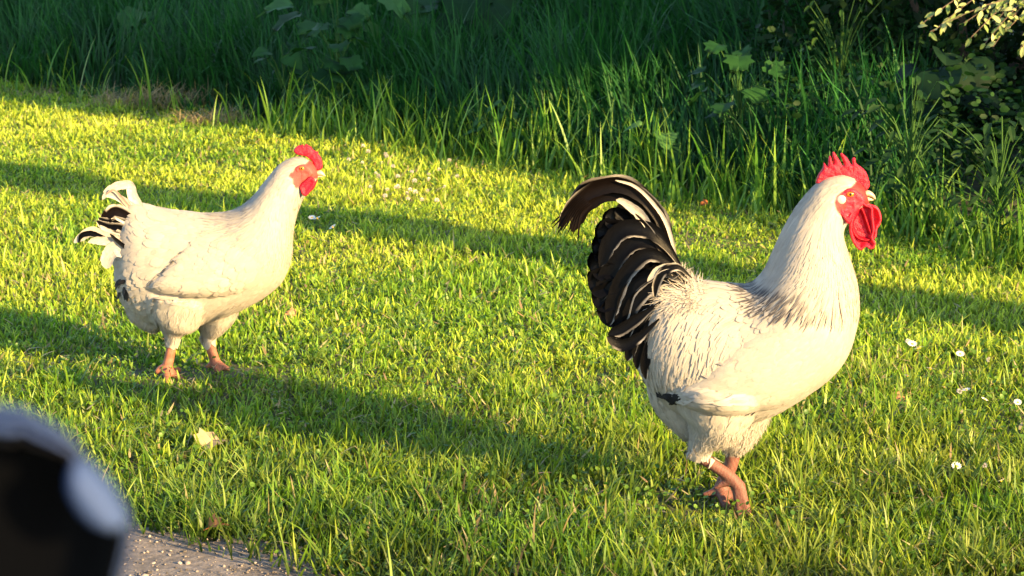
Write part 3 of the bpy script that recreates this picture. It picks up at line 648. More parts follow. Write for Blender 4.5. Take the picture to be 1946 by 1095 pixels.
class Bird:
    def __init__(s, name, label, Y, xpx):
        s.Y = Y; c = px2w(xpx, 547, Y); s.o = Vector((c.x, Y, 0)); s.root = tag(empty(name, s.o[:]), label, 'rooster')
        s.sc = (px2w(1000, 547, Y).x-px2w(999, 547, Y).x)      # metres per pixel
    def P(s, px, py, dy=0.0):
        """pixel on the bird's own plane, then pushed dy sideways in the world"""
        q = px2w(px, py, s.Y)-s.o; return Vector((q.x, dy, q.z))
    def PX(s, V):
        V = np.asarray(V); return w2px(V[:, 0]+s.o.x, s.Y+0*V[:, 1], V[:, 2])
    def loft(s, b, st, n_=60, k=36, sq=1.0):
        A_ = catmull([[*s.P(q[0], q[1])[:], ] for q in st], n_); B_ = catmull([[*s.P(q[2], q[3])[:], ] for q in st], n_); H = catmull([[q[4]] for q in st], n_)[:, 0]
        rows = []
        for i in range(n_):
            c = (A_[i]+B_[i])/2; h = (A_[i]-B_[i])/2; row = []
            for j in range(k):
                th = 2*math.pi*j/k; ca, sa = math.cos(th), math.sin(th); ca = math.copysign(abs(ca)**sq, ca); sa = math.copysign(abs(sa)**sq, sa)
                row.append(b.verts.new((c+h*ca+np.array([0, H[i]*sa, 0])).tolist()))
            rows.append(row)
        for i in range(n_-1):
            for j in range(k): b.faces.new([rows[i][j], rows[i][(j+1) % k], rows[i+1][(j+1) % k], rows[i+1][j]])
        b.faces.new(rows[0][::-1]); b.faces.new(rows[-1])
    def tube(s, b, pts, k=14):
        """pts: (px, py, dy, radius_m) or with a flattening"""
        C_ = catmull([[*s.P(q[0], q[1], q[2])[:], q[3]] for q in pts], max(8, 6*len(pts))); rows = []
        for i in range(len(C_)):
            t = Vector(C_[min(i+1, len(C_)-1)][:3])-Vector(C_[max(i-1, 0)][:3]); t.normalize(); a = Vector((0, 1, 0)); a = (a-t*a.dot(t)).normalized(); c_ = t.cross(a)
            rows.append([b.verts.new(Vector(C_[i][:3])+(a*math.cos(2*math.pi*j/k)+c_*math.sin(2*math.pi*j/k))*max(C_[i][3], .0008)) for j in range(k)])
        for i in range(len(rows)-1):
            for j in range(k): b.faces.new([rows[i][j], rows[i][(j+1) % k], rows[i+1][(j+1) % k], rows[i+1][j]])
        b.faces.new(rows[0][::-1]); b.faces.new(rows[-1])
    def make_body(s, stations, thighs, legs, voxel, colfn):
        b = bmesh.new(); s.loft(b, stations)
        for t in thighs+legs: s.tube(b, t)
        bmesh.ops.recalc_face_normals(b, faces=b.faces); me = bpy.data.meshes.new('tmp'); b.to_mesh(me); b.free()
        o_ = bpy.data.objects.new('tmp', me); COL.objects.link(o_)
        md = o_.modifiers.new('r', 'REMESH'); md.mode = 'VOXEL'; md.voxel_size = voxel; md.adaptivity = 0
        sm = o_.modifiers.new('s', 'CORRECTIVE_SMOOTH' if False else 'SMOOTH'); sm.iterations = 4; sm.factor = .5
        dg = bpy.context.evaluated_depsgraph_get(); dg.update(); ev = o_.evaluated_get(dg); me2 = bpy.data.meshes.new_from_object(ev)
        bpy.data.objects.remove(o_); V = np.zeros(len(me2.vertices)*3, dtype=np.float32); me2.vertices.foreach_get('co', V); V = V.reshape(-1, 3)
        x, y = s.PX(V); a = me2.color_attributes.new('Col', 'FLOAT_COLOR', 'POINT'); c = np.ones((len(V), 4), dtype=np.float32); c[:, :3] = colfn(x, y, V); a.data.foreach_set('color', c.ravel())
        me2.name = 'body'; s.body = link('body', me2, M['skin'], s.root)
        s.V = V.astype(float); N_ = np.zeros(len(V)*3, dtype=np.float32); me2.vertices.foreach_get('normal', N_); s.N = N_.reshape(-1, 3).astype(float)
        s.bvh = BVHTree.FromPolygons([v[:] for v in s.V], [list(p_.vertices) for p_ in me2.polygons])
    def field(s, x, y, arrows):
        A_ = np.array(arrows, float); w_ = 1/((x[:, None]-A_[None, :, 0])**2+(y[:, None]-A_[None, :, 1])**2+60)**1.5
        d = (w_[..., None]*(A_[None, :, 2:4]/np.linalg.norm(A_[:, 2:4], axis=1)[:, None])).sum(1); d /= np.linalg.norm(d, axis=1)[:, None]+1e-9
        return np.stack([d[:, 0], np.zeros(len(d)), -d[:, 1]], -1)
    def grow(s, idx, L, W, lift, h0, arrows, col, tipcol, shape, seg=6, jitter=.12, bvh=None, V=None, N_=None, curl=0.0, stripe=None, follow=1.0, noise_dir=None):
        """grows feathers over the skin from vertices idx; returns arrays"""
        bvh = bvh or s.bvh; V = s.V if V is None else V; N_ = s.N if N_ is None else N_
        n_ = len(idx); P = V[idx].copy(); Nn = N_[idx].copy(); L = np.broadcast_to(L, n_)*RNG.uniform(.8, 1.2, n_); W = np.broadcast_to(W, n_)*RNG.uniform(.8, 1.15, n_)
        jit = RNG.normal(0, jitter, (n_, 3)); lf_ = np.broadcast_to(lift, n_)*RNG.uniform(.6, 1.5, n_)
        S_, Sd = [], []; x, y = s.PX(P); D = s.field(x, y, arrows)+jit; D -= Nn*(D*Nn).sum(1)[:, None]; D /= np.linalg.norm(D, axis=1)[:, None]+1e-9; Q = P.copy()
        for k in range(seg+1):
            t = k/seg; side = np.cross(Nn, D); side /= np.linalg.norm(side, axis=1)[:, None]+1e-9
            S_.append(Q+Nn*(h0+lf_*t**1.6)[:, None]); Sd.append(side)
            if k < seg:
                Q2 = Q+D*(L/seg)[:, None]; loc = np.empty_like(Q2); nr = np.empty_like(Q2)
                for i in range(n_):
                    l_, m_, _, _ = bvh.find_nearest(Q2[i]); loc[i] = l_ if l_ else Q2[i]; nr[i] = m_ if l_ else Nn[i]
                f_ = follow if k < seg-2 else follow*.75
                Q = Q2*(1-f_)+loc*f_; nr = Nn*.55+nr*.45; nr /= np.linalg.norm(nr, axis=1)[:, None]+1e-9; Nn = nr
                x, y = s.PX(Q); D2 = s.field(x, y, arrows)+jit; D = D*.6+D2*.4; D[:, 2] -= curl*t; D -= Nn*(D*Nn).sum(1)[:, None]*.9; D /= np.linalg.norm(D, axis=1)[:, None]+1e-9
        S_ = np.stack(S_, 1); Sd = np.stack(Sd, 1); t = np.linspace(0, 1, seg+1)
        if shape == 'broad': pr = np.minimum(1, .45+1.5*t)*(1-t**4.5)**.7
        elif shape == 'narrow': pr = np.minimum(1, .5+1.6*t)*(1-t**2.2)
        else: pr = (1-t)*.9+.05
        pr[-1] = max(pr[-1], .12)
        hw = .5*W[:, None]*pr[None]; nn = np.cross(Sd, np.gradient(S_, axis=1)); nn /= np.linalg.norm(nn, axis=2)[..., None]+1e-9
        sg = np.sign((nn*Nn[:, None]).sum(2).mean(1))[:, None, None]; nn = nn*np.where(sg == 0, 1, sg)
        cup = .07*W[:, None, None]
        L_ = S_-Sd*hw[..., None]; R_ = S_+Sd*hw[..., None]; C_ = S_+nn*cup*(pr[None, :, None])
        VV = np.stack([L_, C_, R_], 2)                    # n, seg+1, 3, 3
        nv = (seg+1)*3; base = (np.arange(n_)*nv)[:, None]; F = []
        for k in range(seg):
            for j in range(2): F.append(base+np.array([3*k+j, 3*k+j+1, 3*k+j+4, 3*k+j+3]))
        col = np.broadcast_to(col, (n_, 3))*(1+RNG.normal(0, .09, (n_, 1))); tipcol = np.broadcast_to(tipcol, (n_, 3))
        tt = t[None, :, None]; Cc = col[:, None]*(1-tt**2)+tipcol[:, None]*tt**2; Cc = np.repeat(Cc[:, :, None], 3, 2)
        if stripe is not None:
            st_, sc_ = stripe; m_ = st_[:, None]*np.clip((t[None]-.35)/.25, 0, 1)*np.clip((1.02-t[None])/.1, 0, 1)
            Cc[:, :, 1] = Cc[:, :, 1]*(1-m_[..., None])+np.array(sc_)*m_[..., None]; m2 = m_*.55
            for q in (0, 2): Cc[:, :, q] = Cc[:, :, q]*(1-m2[..., None])+np.array(sc_)*m2[..., None]
        off = RNG.random((n_, 1, 1, 2))*20; UV = np.stack(np.broadcast_arrays(np.array([0, .5, 1])[None, None, :], t[None, :, None]), -1)+off
        return VV.reshape(-1, 3), np.concatenate(F), Cc.reshape(-1, 3), UV.reshape(-1, 2)
    def link_f(s, name, parts, mat, parent=None):
        V = []; F = []; C_ = []; U = []; n0 = 0
        for v, f, c, u in parts: V.append(v); F.append(f+n0); C_.append(c); U.append(u); n0 += len(v)
        return link(name, npmesh(name, np.concatenate(V), np.concatenate(F), np.clip(np.concatenate(C_), .001, .9), np.concatenate(U)), mat, parent or s.root)
    def pick(s, mask, n_):
        w_ = np.where(mask)[0]; return RNG.choice(w_, size=min(n_, len(w_)), replace=False)
    def ribbon(s, pts, wpx, dy, cc, ce, edge=.25, both=True, seg=34, na=10, flip=False, tilt=.25, tip=.9, ragged=.035, cupd=.25):
        """long curved feather drawn by its shaft in the bird's plane; ce = edge colour on the outer side"""
        pts = [(q[0]+(RNG.normal(0, 2.2) if i_ > 1 else 0), q[1]+(RNG.normal(0, 2.2) if i_ > 1 else 0), (q[2] if len(q) > 2 else 0)) for i_, q in enumerate(pts)]
        C_ = catmull([[*s.P(q[0], q[1], dy+q[2])[:]] for q in pts], seg+1); T = np.gradient(C_, axis=0); T /= np.linalg.norm(T, axis=1)[:, None]
        sd = np.cross(T, [0, 1, 0]); sd /= np.linalg.norm(sd, axis=1)[:, None]; nrm = np.cross(sd, T)
        sd = sd*math.cos(tilt)+nrm*math.sin(tilt); nrm = np.cross(sd, T)
        t = np.linspace(0, 1, seg+1); pr = np.minimum(1, .35+2*t)*(1-np.clip((t-tip)/(1-tip+1e-6), 0, 1)**2)**.5; pr[-1] = .15
        W = np.interp(t, np.linspace(0, 1, len(wpx)), wpx)*s.sc*pr/2; a = np.linspace(-1, 1, na); jag = 1+RNG.normal(0, ragged, (seg+1, na))*(np.abs(a)**3)[None]*(.6+1.0*t[:, None])
        V = C_[:, None]+sd[:, None]*(a[None]*W[:, None]*jag)[..., None]-nrm[:, None]*(cupd*W[:, None]*(a[None]**2))[..., None]
        idx = np.arange((seg+1)*na).reshape(seg+1, na); F = np.stack([idx[:-1, :-1], idx[:-1, 1:], idx[1:, 1:], idx[1:, :-1]], -1).reshape(-1, 4)
        e = np.clip((a-(1-2*edge))/.12+1, 0, 1)
        if flip: e = e[::-1]
        if both: e = np.maximum(e, np.clip((-a-(1-2*edge*.7))/.12+1, 0, 1))
        wob = np.clip(2.2*N1(t*7+RNG.random()*50, t*0+RNG.random()*9)-.6, 0, 1)
        e = e[None]*(wob[:, None]*np.ones((1, na))); Cc = np.array(cc)*(1-e[..., None])+np.array(ce)*e[..., None]
        Cc = Cc*(1+RNG.normal(0, .1, (seg+1, na, 1)))
        UV = np.stack(np.broadcast_arrays((a[None]+1)/2*3, t[:, None]*3), -1)+RNG.random(2)*20
        return V.reshape(-1, 3), F, Cc.reshape(-1, 3), UV.reshape(-1, 2)
    def side_y(s, px, py, sgn=-1):
        q = s.P(px, py); h = s.bvh.ray_cast(Vector((q.x, sgn*.5, q.z)), Vector((0, -sgn, 0)))
        if h[0] is None: h = s.bvh.find_nearest(q)
        return h[0].y
    def slab(s, name, outline, y0, T, Rr, mat, spacing=3.0, parent=None, bowl=0, sub=4, ymul=1, wav=0):
        def fn(x, y, d):
            q = np.clip(d/Rr, 0, 1); th = T*np.sqrt(np.clip(1-(1-q)**2, 0, 1)); off = bowl*np.clip(d/Rr-1, 0, 2)/2+wav*2.2*(N1(x*.21+5, y*.19)-.5+.5*(N2(x*.5, y*.5)-.5))*q
            B0 = np.array([s.P(a, b_)[:] for a, b_ in zip(x, y)]); f_ = B0.copy(); k_ = B0.copy(); f_[:, 1] = y0-th+off; k_[:, 1] = y0+th+off
            return f_, k_
        me = inflate(smooth_outline(outline, sub) if sub > 1 else outline, spacing, fn); return link(name, me, mat, parent or s.root)
    def wing(s, outline, bulge, Rr, sgn):
        def fn(x, y, d):
            q = np.clip(d/Rr, 0, 1); B0 = np.array([s.P(a, b_)[:] for a, b_ in zip(x, y)]); ys = np.array([s.side_y(a, b_, sgn) for a, b_ in zip(x, y)])
            f_ = B0.copy(); k_ = B0.copy(); wt_ = np.clip((y-min(q_[1] for q_ in outline))/(max(q_[1] for q_ in outline)-min(q_[1] for q_ in outline))*1.3-.15, 0.0, 1)*np.clip((1-(x-min(q_[0] for q_ in outline))/(max(q_[0] for q_ in outline)-min(q_[0] for q_ in outline)))*2.2, .0, 1); f_[:, 1] = ys+sgn*(.0006+(bulge+.002)*wt_*np.sin(q*math.pi/2)); k_[:, 1] = ys-sgn*.004; e_ = d <= 0; f_[e_, 1] = ys[e_]-sgn*.002
            return f_, k_
        me = inflate(smooth_outline(outline, 4), 7, fn); V = np.zeros(len(me.vertices)*3, dtype=np.float32); me.vertices.foreach_get('co', V); V = V.reshape(-1, 3).astype(float)
        N_ = np.zeros(len(V)*3, dtype=np.float32); me.vertices.foreach_get('normal', N_); N_ = N_.reshape(-1, 3).astype(float)
        a = me.color_attributes.new('Col', 'FLOAT_COLOR', 'POINT'); a.data.foreach_set('color', np.tile(np.array([.8, .78, .74, 1], dtype=np.float32), len(V)))
        bvh = BVHTree.FromPolygons([v[:] for v in V], [list(p_.vertices) for p_ in me.polygons]); o_ = link('wing', me, M['skin'], s.root); return o_, V, N_, bvh
    def ball(s, name, px, py, y, r, mat, parent=None, sx=1, sz=1, sy=1):
        b = bmesh.new(); bmesh.ops.create_uvsphere(b, u_segments=20, v_segments=12, radius=r); q = s.P(px, py)
        for v in b.verts: v.co = Vector((v.co.x*sx+q.x, v.co.y*sy+y, v.co.z*sz+q.z))
        me = bpy.data.meshes.new(name); b.to_mesh(me); b.free(); return link(name, me, mat, parent or s.root)
    def beak(s, top, bot, hw, name='beak'):
        """top / bot: px outlines from the face to the tip"""
        b = bmesh.new(); A_ = catmull([s.P(*q)[:] for q in top], 12); B_ = catmull([s.P(*q)[:] for q in bot], 12); rows = []
        for i in range(12):
            c = (A_[i]+B_[i])/2; h = (A_[i]-B_[i])/2; w_ = hw*(1-i/11.5)**.6
            rows.append([b.verts.new((c+h*math.cos(th)+np.array([0, w_*math.sin(th), 0])).tolist()) for th in np.linspace(0, 2*math.pi, 14, endpoint=False)])
        for i in range(11):
            for j in range(14): b.faces.new([rows[i][j], rows[i][(j+1) % 14], rows[i+1][(j+1) % 14], rows[i+1][j]])
        b.faces.new(rows[0][::-1]); b.faces.new(rows[-1]); bmesh.ops.recalc_face_normals(b, faces=b.faces)
        me = bpy.data.meshes.new(name); b.to_mesh(me); b.free(); return link(name, me, M['beak'], s.root)

WHITE = np.array([.43, .395, .345]); BLK = np.array([.0018, .0018, .0024]); RED = np.array([.52, .015, .018]); PINK = np.array([.16, .085, .065])
def soft(poly, x, y, r_=4):
    d = dist_poly(poly, x, y); return np.clip(np.where(pip(poly, x, y), .5+d/r_, .5-d/r_), 0, 1)

# ---- the larger rooster
B1 = Bird('rooster', 'larger white rooster with black curved tail and big red comb, walking in front at right', 4.05, 1400)
st1 = [(1262, 500, 1205, 585, .025), (1290, 515, 1205, 650, .062), (1328, 536, 1222, 715, .088), (1378, 542, 1268, 775, .103), (1425, 545, 1345, 800, .112), (1450, 526, 1440, 795, .117), (1464, 500, 1530, 748, .115), (1478, 466, 1598, 690, .105),
       (1492, 434, 1627, 610, .088), (1509, 403, 1627, 545, .07), (1527, 378, 1612, 490, .054), (1547, 356, 1600, 445, .044), (1566, 342, 1612, 420, .037), (1592, 334, 1630, 400, .031), (1618, 337, 1645, 393, .023), (1640, 352, 1652, 388, .014)]
thigh1 = [[(1360, 730, -.045, .085), (1350, 790, -.05, .058), (1332, 822, -.05, .028), (1318, 842, -.048, .015)], [(1400, 740, .035, .085), (1402, 800, .035, .062), (1400, 845, .035, .036), (1398, 870, .035, .016)],
          [(1290, 700, 0, .065), (1285, 755, 0, .046), (1303, 798, -.01, .028), (1318, 826, -.01, .014)]]
nl = [(1308, 844, -.048, .013), (1345, 866, -.05, .0115), (1380, 890, -.052, .0115), (1402, 913, -.053, .0125)]      # near shank, lifted
legs1 = [nl,
         [(1400, 912, -.053, .012), (1408, 935, -.06, .0085), (1415, 955, -.064, .007), (1416, 975, -.066, .004)],
         [(1396, 912, -.053, .011), (1398, 940, -.058, .0085), (1400, 962, -.062, .007), (1403, 985, -.064, .0035)],
         [(1400, 912, -.053, .011), (1403, 938, -.035, .008), (1407, 960, -.022, .0065), (1408, 972, -.018, .0035)],
         [(1385, 900, -.053, .009), (1368, 905, -.05, .007), (1352, 915, -.05, .003)],
         [(1398, 862, .035, .015), (1392, 895, .035, .013), (1378, 925, .035, .013), (1372, 945, .035, .014)],
         [(1374, 940, .035, .012), (1395, 952, .025, .009), (1420, 960, .018, .007), (1440, 963, .015, .003)],
         [(1372, 942, .035, .011), (1378, 958, .005, .009), (1386, 970, -.015, .007), (1392, 978, -.025, .003)],
         [(1372, 942, .035, .011), (1392, 945, .06, .009), (1410, 946, .08, .006)],
         [(1370, 942, .035, .010), (1352, 948, .035, .007), (1336, 950, .035, .003)]]
face1 = [(1600+dx*1.0, 270+dy) for dx, dy in []]
z1 = lambda L_: [(1500+a/4.76, 270+b/4.76) for a, b in L_]
face1 = z1([(440, 432), (500, 402), (545, 385), (590, 350), (680, 330), (760, 420), (760, 540), (690, 570), (640, 545), (590, 600), (560, 650), (535, 720), (490, 700), (440, 640), (395, 585), (380, 520), (400, 465)])
head1 = z1([(330, 345), (560, 320), (720, 420), (700, 520), (560, 700), (380, 600), (380, 450)])
def colf1(x, y, V):
    c = np.tile(WHITE*.97, (len(x), 1)); f = soft(face1, x, y, 4); c = c*(1-f[:, None])+RED*f[:, None]
    lz = (y > 842+0*x) & (y > 842+(x-1312)*.15); leg = np.clip((y-np.where(x < 1385, 846, 868))/8, 0, 1); leg[(x < 1300)] = 0
    sc_ = np.sin(y*1.6+x*.8)*.5+.5; pk = PINK*(1-.6*sc_[:, None]*np.array([.3, .9, .9])); return c*(1-leg[:, None])+pk*leg[:, None]
B1.make_body(st1, thigh1, legs1, .0032, colf1)
x1, y1 = B1.PX(B1.V)
ar1 = [(1600, 335, -1, .2), (1575, 345, -.8, .6), (1535, 385, -.5, 1), (1590, 430, -.2, 1), (1560, 480, -.25, 1), (1500, 470, -.4, 1), (1480, 520, -.9, .9), (1540, 560, -.5, 1), (1590, 560, -.1, 1), (1612, 620, -.25, 1), (1560, 700, -.9, .6), (1500, 640, -1, .8), (1450, 780, -1, .35),
       (1380, 550, -1, .45), (1310, 565, -.65, 1), (1250, 600, -.45, 1), (1330, 660, -.35, 1), (1440, 640, -1, .6), (1232, 700, .1, 1), (1380, 820, -.15, 1), (1290, 800, .4, 1), (1405, 860, .05, 1), (1440, 830, -.3, 1), (1280, 510, -.4, -1)]
nolegs = (y1 < 858) & ~((x1 < 1345) & (y1 > 842)); isface = soft(face1, x1, y1, 4) > .4; beakz = x1 > 1636
base1 = nolegs & ~isface & ~beakz
neck = base1 & (y1 < 560+(x1-1500)*.25) & (x1 > 1455+(560-y1)*.0) & (y1 < 590) & (x1+(y1-430)*.0 > 1470-(y1 < 500)*0)
parts = []
i = B1.pick(base1 & (y1 > 560) & (y1 < 832), 4800); parts.append(B1.grow(i, .034, .024, .0011, .0008, ar1, WHITE, WHITE, 'broad', jitter=.12))
i = B1.pick(base1 & (y1 > 760), 2600); parts.append(B1.grow(i, .024, .011, .0022, .001, ar1, WHITE, WHITE*1.02, 'hair', jitter=.32, seg=5, follow=.75))
i = B1.pick(base1 & (y1 > 790) & (y1 < 858), 1800); parts.append(B1.grow(i, .015, .0024, .006, .001, ar1, WHITE, WHITE*1.02, 'hair', jitter=.4, seg=5, follow=.5))
i = B1.pick(base1 & (y1 > 525) & (x1 < 1480) & (y1 < 700), 1500); parts.append(B1.grow(i, .035, .018, .003, .0012, ar1, WHITE, WHITE, 'broad', jitter=.12))
B1.link_f('body_feathers', parts, M['feather'])
# neck hackle, short at the head, long and dark-striped at the bottom
parts = []
i = B1.pick(base1 & (y1 < 430) & (x1 > 1490), 1500); parts.append(B1.grow(i, .020+.00022*(np.clip(y1[i]-340, 0, 90)), .0062, .0012, .001, ar1, WHITE, WHITE, 'narrow', jitter=.08))
mk = base1 & (y1 >= 400) & (y1 < 552) & (x1 > 1440+(y1 > 500)*0) & (x1 > 1478-(y1-460)*.25)
i = B1.pick(mk, 3000); xt = x1[i]; yt = y1[i]
stp = np.clip((yt-485)/45, 0, 1)*np.clip((1590-xt)/70, 0, 1)*(RNG.random(len(i)) < .6)
parts.append(B1.grow(i, .056, .0105, .0018, .0012, ar1, WHITE, WHITE, 'narrow', seg=7, jitter=.07, stripe=(stp, (.03, .03, .05)), follow=.92))
mk = base1 & (y1 > 500) & (y1 < 560) & (x1 > 1432) & (x1 < 1590) & (y1 > 515+(x1-1432)*.10) & (B1.N[:, 1] < .2)
i = B1.pick(mk, 200); parts.append(B1.grow(i, .048, .0065, .002, .0035, ar1, WHITE*.95, WHITE, 'narrow', seg=7, jitter=.1, stripe=(np.clip((1600-x1[i])/110, .15, 1)*(RNG.random(len(i)) < .9), (.015, .015, .03)), follow=.95))
B1.link_f('hackle_feathers', parts, M['feather'])
# saddle hackle
mk = base1 & (x1 < 1425) & (x1 > 1225) & (y1 < 640) & (y1 > 505)
i = B1.pick(mk, 1500); parts = [B1.grow(i, .082, .015, .0034, .0018, ar1, WHITE, WHITE*1.05, 'narrow', seg=8, jitter=.12, follow=.9, curl=.25)]
mk = base1 & (x1 < 1330) & (x1 > 1255) & (y1 < 570); i = B1.pick(mk, 900)
parts.append(B1.grow(i, .030, .0035, .013, .001, ar1, WHITE, WHITE, 'hair', seg=5, jitter=.6, follow=.5))
B1.link_f('saddle_feathers', parts, M['feather'])
# wings
w1 = [(1560, 590), (1592, 625), (1590, 675), (1560, 712), (1510, 742), (1465, 758), (1400, 760), (1330, 756), (1275, 752), (1252, 738), (1285, 722), (1330, 690), (1385, 640), (1450, 598), (1510, 582)]
aw = [(1560, 600, -.3, 1), (1580, 660, -.9, .5), (1520, 640, -1, .55), (1500, 720, -1, .1), (1420, 700, -1, .35), (1350, 730, -1, .05), (1400, 650, -1, .6), (1290, 735, -1, .1)]
for sg in (-1, 1):
    wo_, WV, WN, wb = B1.wing(w1, .013, 26, sg); wx, wy = B1.PX(WV); out_ = (WN[:, 1]*sg > .1); parts = []
    def wp(mask, k_): q = np.where(mask & out_)[0]; return RNG.choice(q, size=min(k_, len(q)), replace=True)
    i = wp((wx < 1480) & (wx > 1340) & (wy > 690), 60); parts.append(B1.grow(i, .105, .019, .003, .0012, aw, WHITE, WHITE, 'broad', seg=8, jitter=.05, bvh=wb, V=WV, N_=WN))
    i = wp((wx > 1300), 700); parts.append(B1.grow(i, .038, .022, .0016, .001, aw, WHITE, WHITE, 'broad', jitter=.10, bvh=wb, V=WV, N_=WN))
    i = wp((wx > 1470), 400); parts.append(B1.grow(i, .026, .020, .0013, .0015, aw, WHITE, WHITE, 'broad', jitter=.12, bvh=wb, V=WV, N_=WN))
    i = wp((wx < 1292), 8); parts.append(B1.grow(i, .026, .012, .004, .005, aw, BLK*2, BLK*3, 'broad', jitter=.12, bvh=wb, V=WV, N_=WN))
    B1.link_f('wing_feathers', parts, M['feather'], wo_)
# tail
Wp = WHITE*1.02; BR = np.array([.0035, .0022, .002])
root_tail = []
def rib(*a, **k): root_tail.append(B1.ribbon(*a, **k))
for k_, (ex, ey, c_, w_) in enumerate([(1172, 392, (1235, 440), 44), (1150, 408, (1225, 445), 50), (1135, 438, (1215, 455), 54), (1126, 470, (1210, 470), 56), (1120, 505, (1205, 490), 56), (1118, 540, (1205, 510), 56), (1124, 572, (1210, 530), 54), (1140, 600, (1215, 550), 50)]):
    for sgn in (-1, 1): rib([(1290, 520), (1262, 495), c_, ((c_[0]*.4+ex*.6), (c_[1]*.4+ey*.6)), (ex, ey)], (14, 30, w_, w_*.9), sgn*(.006+.004*k_), BLK, BLK*1.6, edge=.05, tilt=.2*sgn, cupd=.35)
rib([(1290, 520), (1275, 478), (1260, 430), (1237, 388), (1200, 360), (1158, 352), (1115, 366), (1082, 396), (1060, 432)], (10, 18, 25, 28, 30, 30, 26, 16), -.012, BR, Wp, edge=.06, both=False, flip=True, tilt=.1, ragged=.03, tip=.7)
for q_ in range(9): rib([(1100+q_*3, 368+q_*2), (1080+q_*3, 392+q_*2), (1046+q_*6, 425+q_*2+(q_%3)*6)], (8, 6, 2), -.014-.001*q_, BR*(.7+.1*q_), BR*2, edge=.1, tilt=.1)
rib([(1288, 525), (1270, 478), (1253, 432), (1228, 398), (1192, 373), (1152, 370), (1118, 390), (1096, 420), (1088, 440)], (12, 18, 24, 27, 28, 24, 14), .0, BR, Wp*.9, edge=.05, both=False, flip=True, tilt=.15, ragged=.03)
rib([(1290, 520), (1278, 470), (1262, 420), (1236, 378), (1195, 348), (1150, 342), (1112, 354), (1085, 376)], (10, 16, 20, 20, 16, 14, 10), .014, BR, Wp, edge=.3, both=False, flip=True, tilt=.1)
rib([(1290, 520), (1280, 470), (1265, 422), (1240, 380), (1205, 352), (1168, 341)], (6, 8, 8, 7, 6, 4), -.02, Wp*.95, Wp, edge=.3, tilt=.1)
rib([(1288, 520), (1262, 478), (1240, 440), (1215, 405), (1185, 382), (1166, 376)], (10, 16, 20, 20, 14, 6), -.026, Wp*.9, Wp*.9, edge=.2, tilt=.15)
rib([(1288, 520), (1266, 485), (1246, 455), (1226, 425), (1204, 400)], (8, 12, 12, 10, 5), -.034, BR*2, Wp*.8, edge=.22, tilt=.15)
# coverts that curl over and down
for k_, (pts, w_, ed) in enumerate([
    ([(1300, 515), (1258, 468), (1212, 455), (1172, 480), (1150, 525), (1140, 565)], (12, 26, 34, 36, 30), .05),
    ([(1298, 512), (1265, 462), (1232, 432), (1190, 428), (1158, 455), (1140, 500)], (12, 26, 34, 34, 26), .04),
    ([(1302, 522), (1262, 488), (1222, 485), (1188, 515), (1168, 560), (1152, 612)], (12, 24, 30, 32, 24), .08),
    ([(1302, 530), (1262, 508), (1228, 512), (1198, 545), (1180, 590), (1163, 638)], (12, 24, 28, 28, 20), .09),
    ([(1298, 540), (1260, 525), (1225, 540), (1200, 575), (1188, 615), (1172, 655)], (12, 22, 28, 26, 18), .10),
    ([(1285, 555), (1245, 560), (1215, 585), (1202, 620), (1196, 655), (1188, 675)], (12, 22, 26, 24, 16), .10),
    ([(1270, 575), (1238, 590), (1218, 620), (1210, 655), (1208, 685)], (12, 20, 24, 22, 14), .10),
    ([(1262, 595), (1238, 618), (1226, 648), (1222, 678), (1222, 700)], (10, 16, 20, 18, 10), .12),
    ([(1250, 560), (1210, 590), (1180, 615), (1155, 620)], (10, 20, 24, 18), .12),
    ([(1248, 590), (1210, 625), (1180, 640), (1150, 625)], (10, 20, 24, 18), .14)]):
    rib(pts, w_, -.030-.005*k_, BLK*1.1, Wp*.75, edge=ed, both=False, tilt=-.25, tip=.8)
rib([(1308, 512), (1282, 492), (1258, 500), (1244, 522), (1238, 548)], (8, 16, 18, 16, 10), -.082, BLK*1.5, Wp, edge=.12, tilt=-.2, tip=.8)
rib([(1298, 500), (1272, 490), (1244, 500), (1226, 518)], (6, 10, 13, 8), -.080, Wp*.8, Wp*.8, edge=.2, tilt=-.2, tip=.8)
tl = B1.link_f('tail_feathers', root_tail, M['dark_feather'])
# head
def rs(*a, **k): return B1.slab(*a, **k)
rs('comb', z1([(268, 380), (240, 374), (240, 350), (262, 290), (300, 235), (308, 190), (318, 188), (345, 222), (352, 150), (362, 125), (375, 130), (398, 195), (385, 110), (397, 88), (412, 100), (450, 160), (483, 212), (490, 195), (462, 118), (466, 98), (482, 104), (525, 145), (556, 200), (568, 192), (566, 152), (582, 138), (597, 150), (604, 192), (645, 222), (692, 268), (716, 330), (728, 392), (705, 432), (660, 445), (600, 420), (555, 400), (480, 400), (400, 380), (330, 362)]), 0, .0062, 5, M['comb'], spacing=2.2, sub=2, wav=.0015)
rs('wattle', z1([(560, 640), (600, 570), (640, 528), (690, 550), (740, 578), (745, 640), (755, 720), (760, 790), (745, 850), (770, 900), (755, 945), (715, 958), (680, 935), (640, 968), (600, 948), (562, 895), (538, 830), (528, 740)]), -.016, .0042, 3.2, M['comb'], spacing=2.2, bowl=.011, sub=3, wav=.001)
rs('wattle_hollow', z1([(590, 625), (630, 560), (660, 600), (690, 680), (720, 770), (745, 860), (700, 885), (640, 880), (590, 850), (555, 790), (545, 710)]), -.0155, .0016, 3, M['hollow'], spacing=2.4, bowl=.011, sub=3, wav=.001)
rs('wattle', z1([(650, 550), (700, 555), (745, 572), (800, 592), (832, 640), (846, 700), (832, 762), (806, 800), (800, 862), (770, 895), (720, 900), (660, 850), (640, 700)]), .014, .0045, 3.5, M['comb_pale'], spacing=2.2, bowl=.009, sub=3, wav=.001)
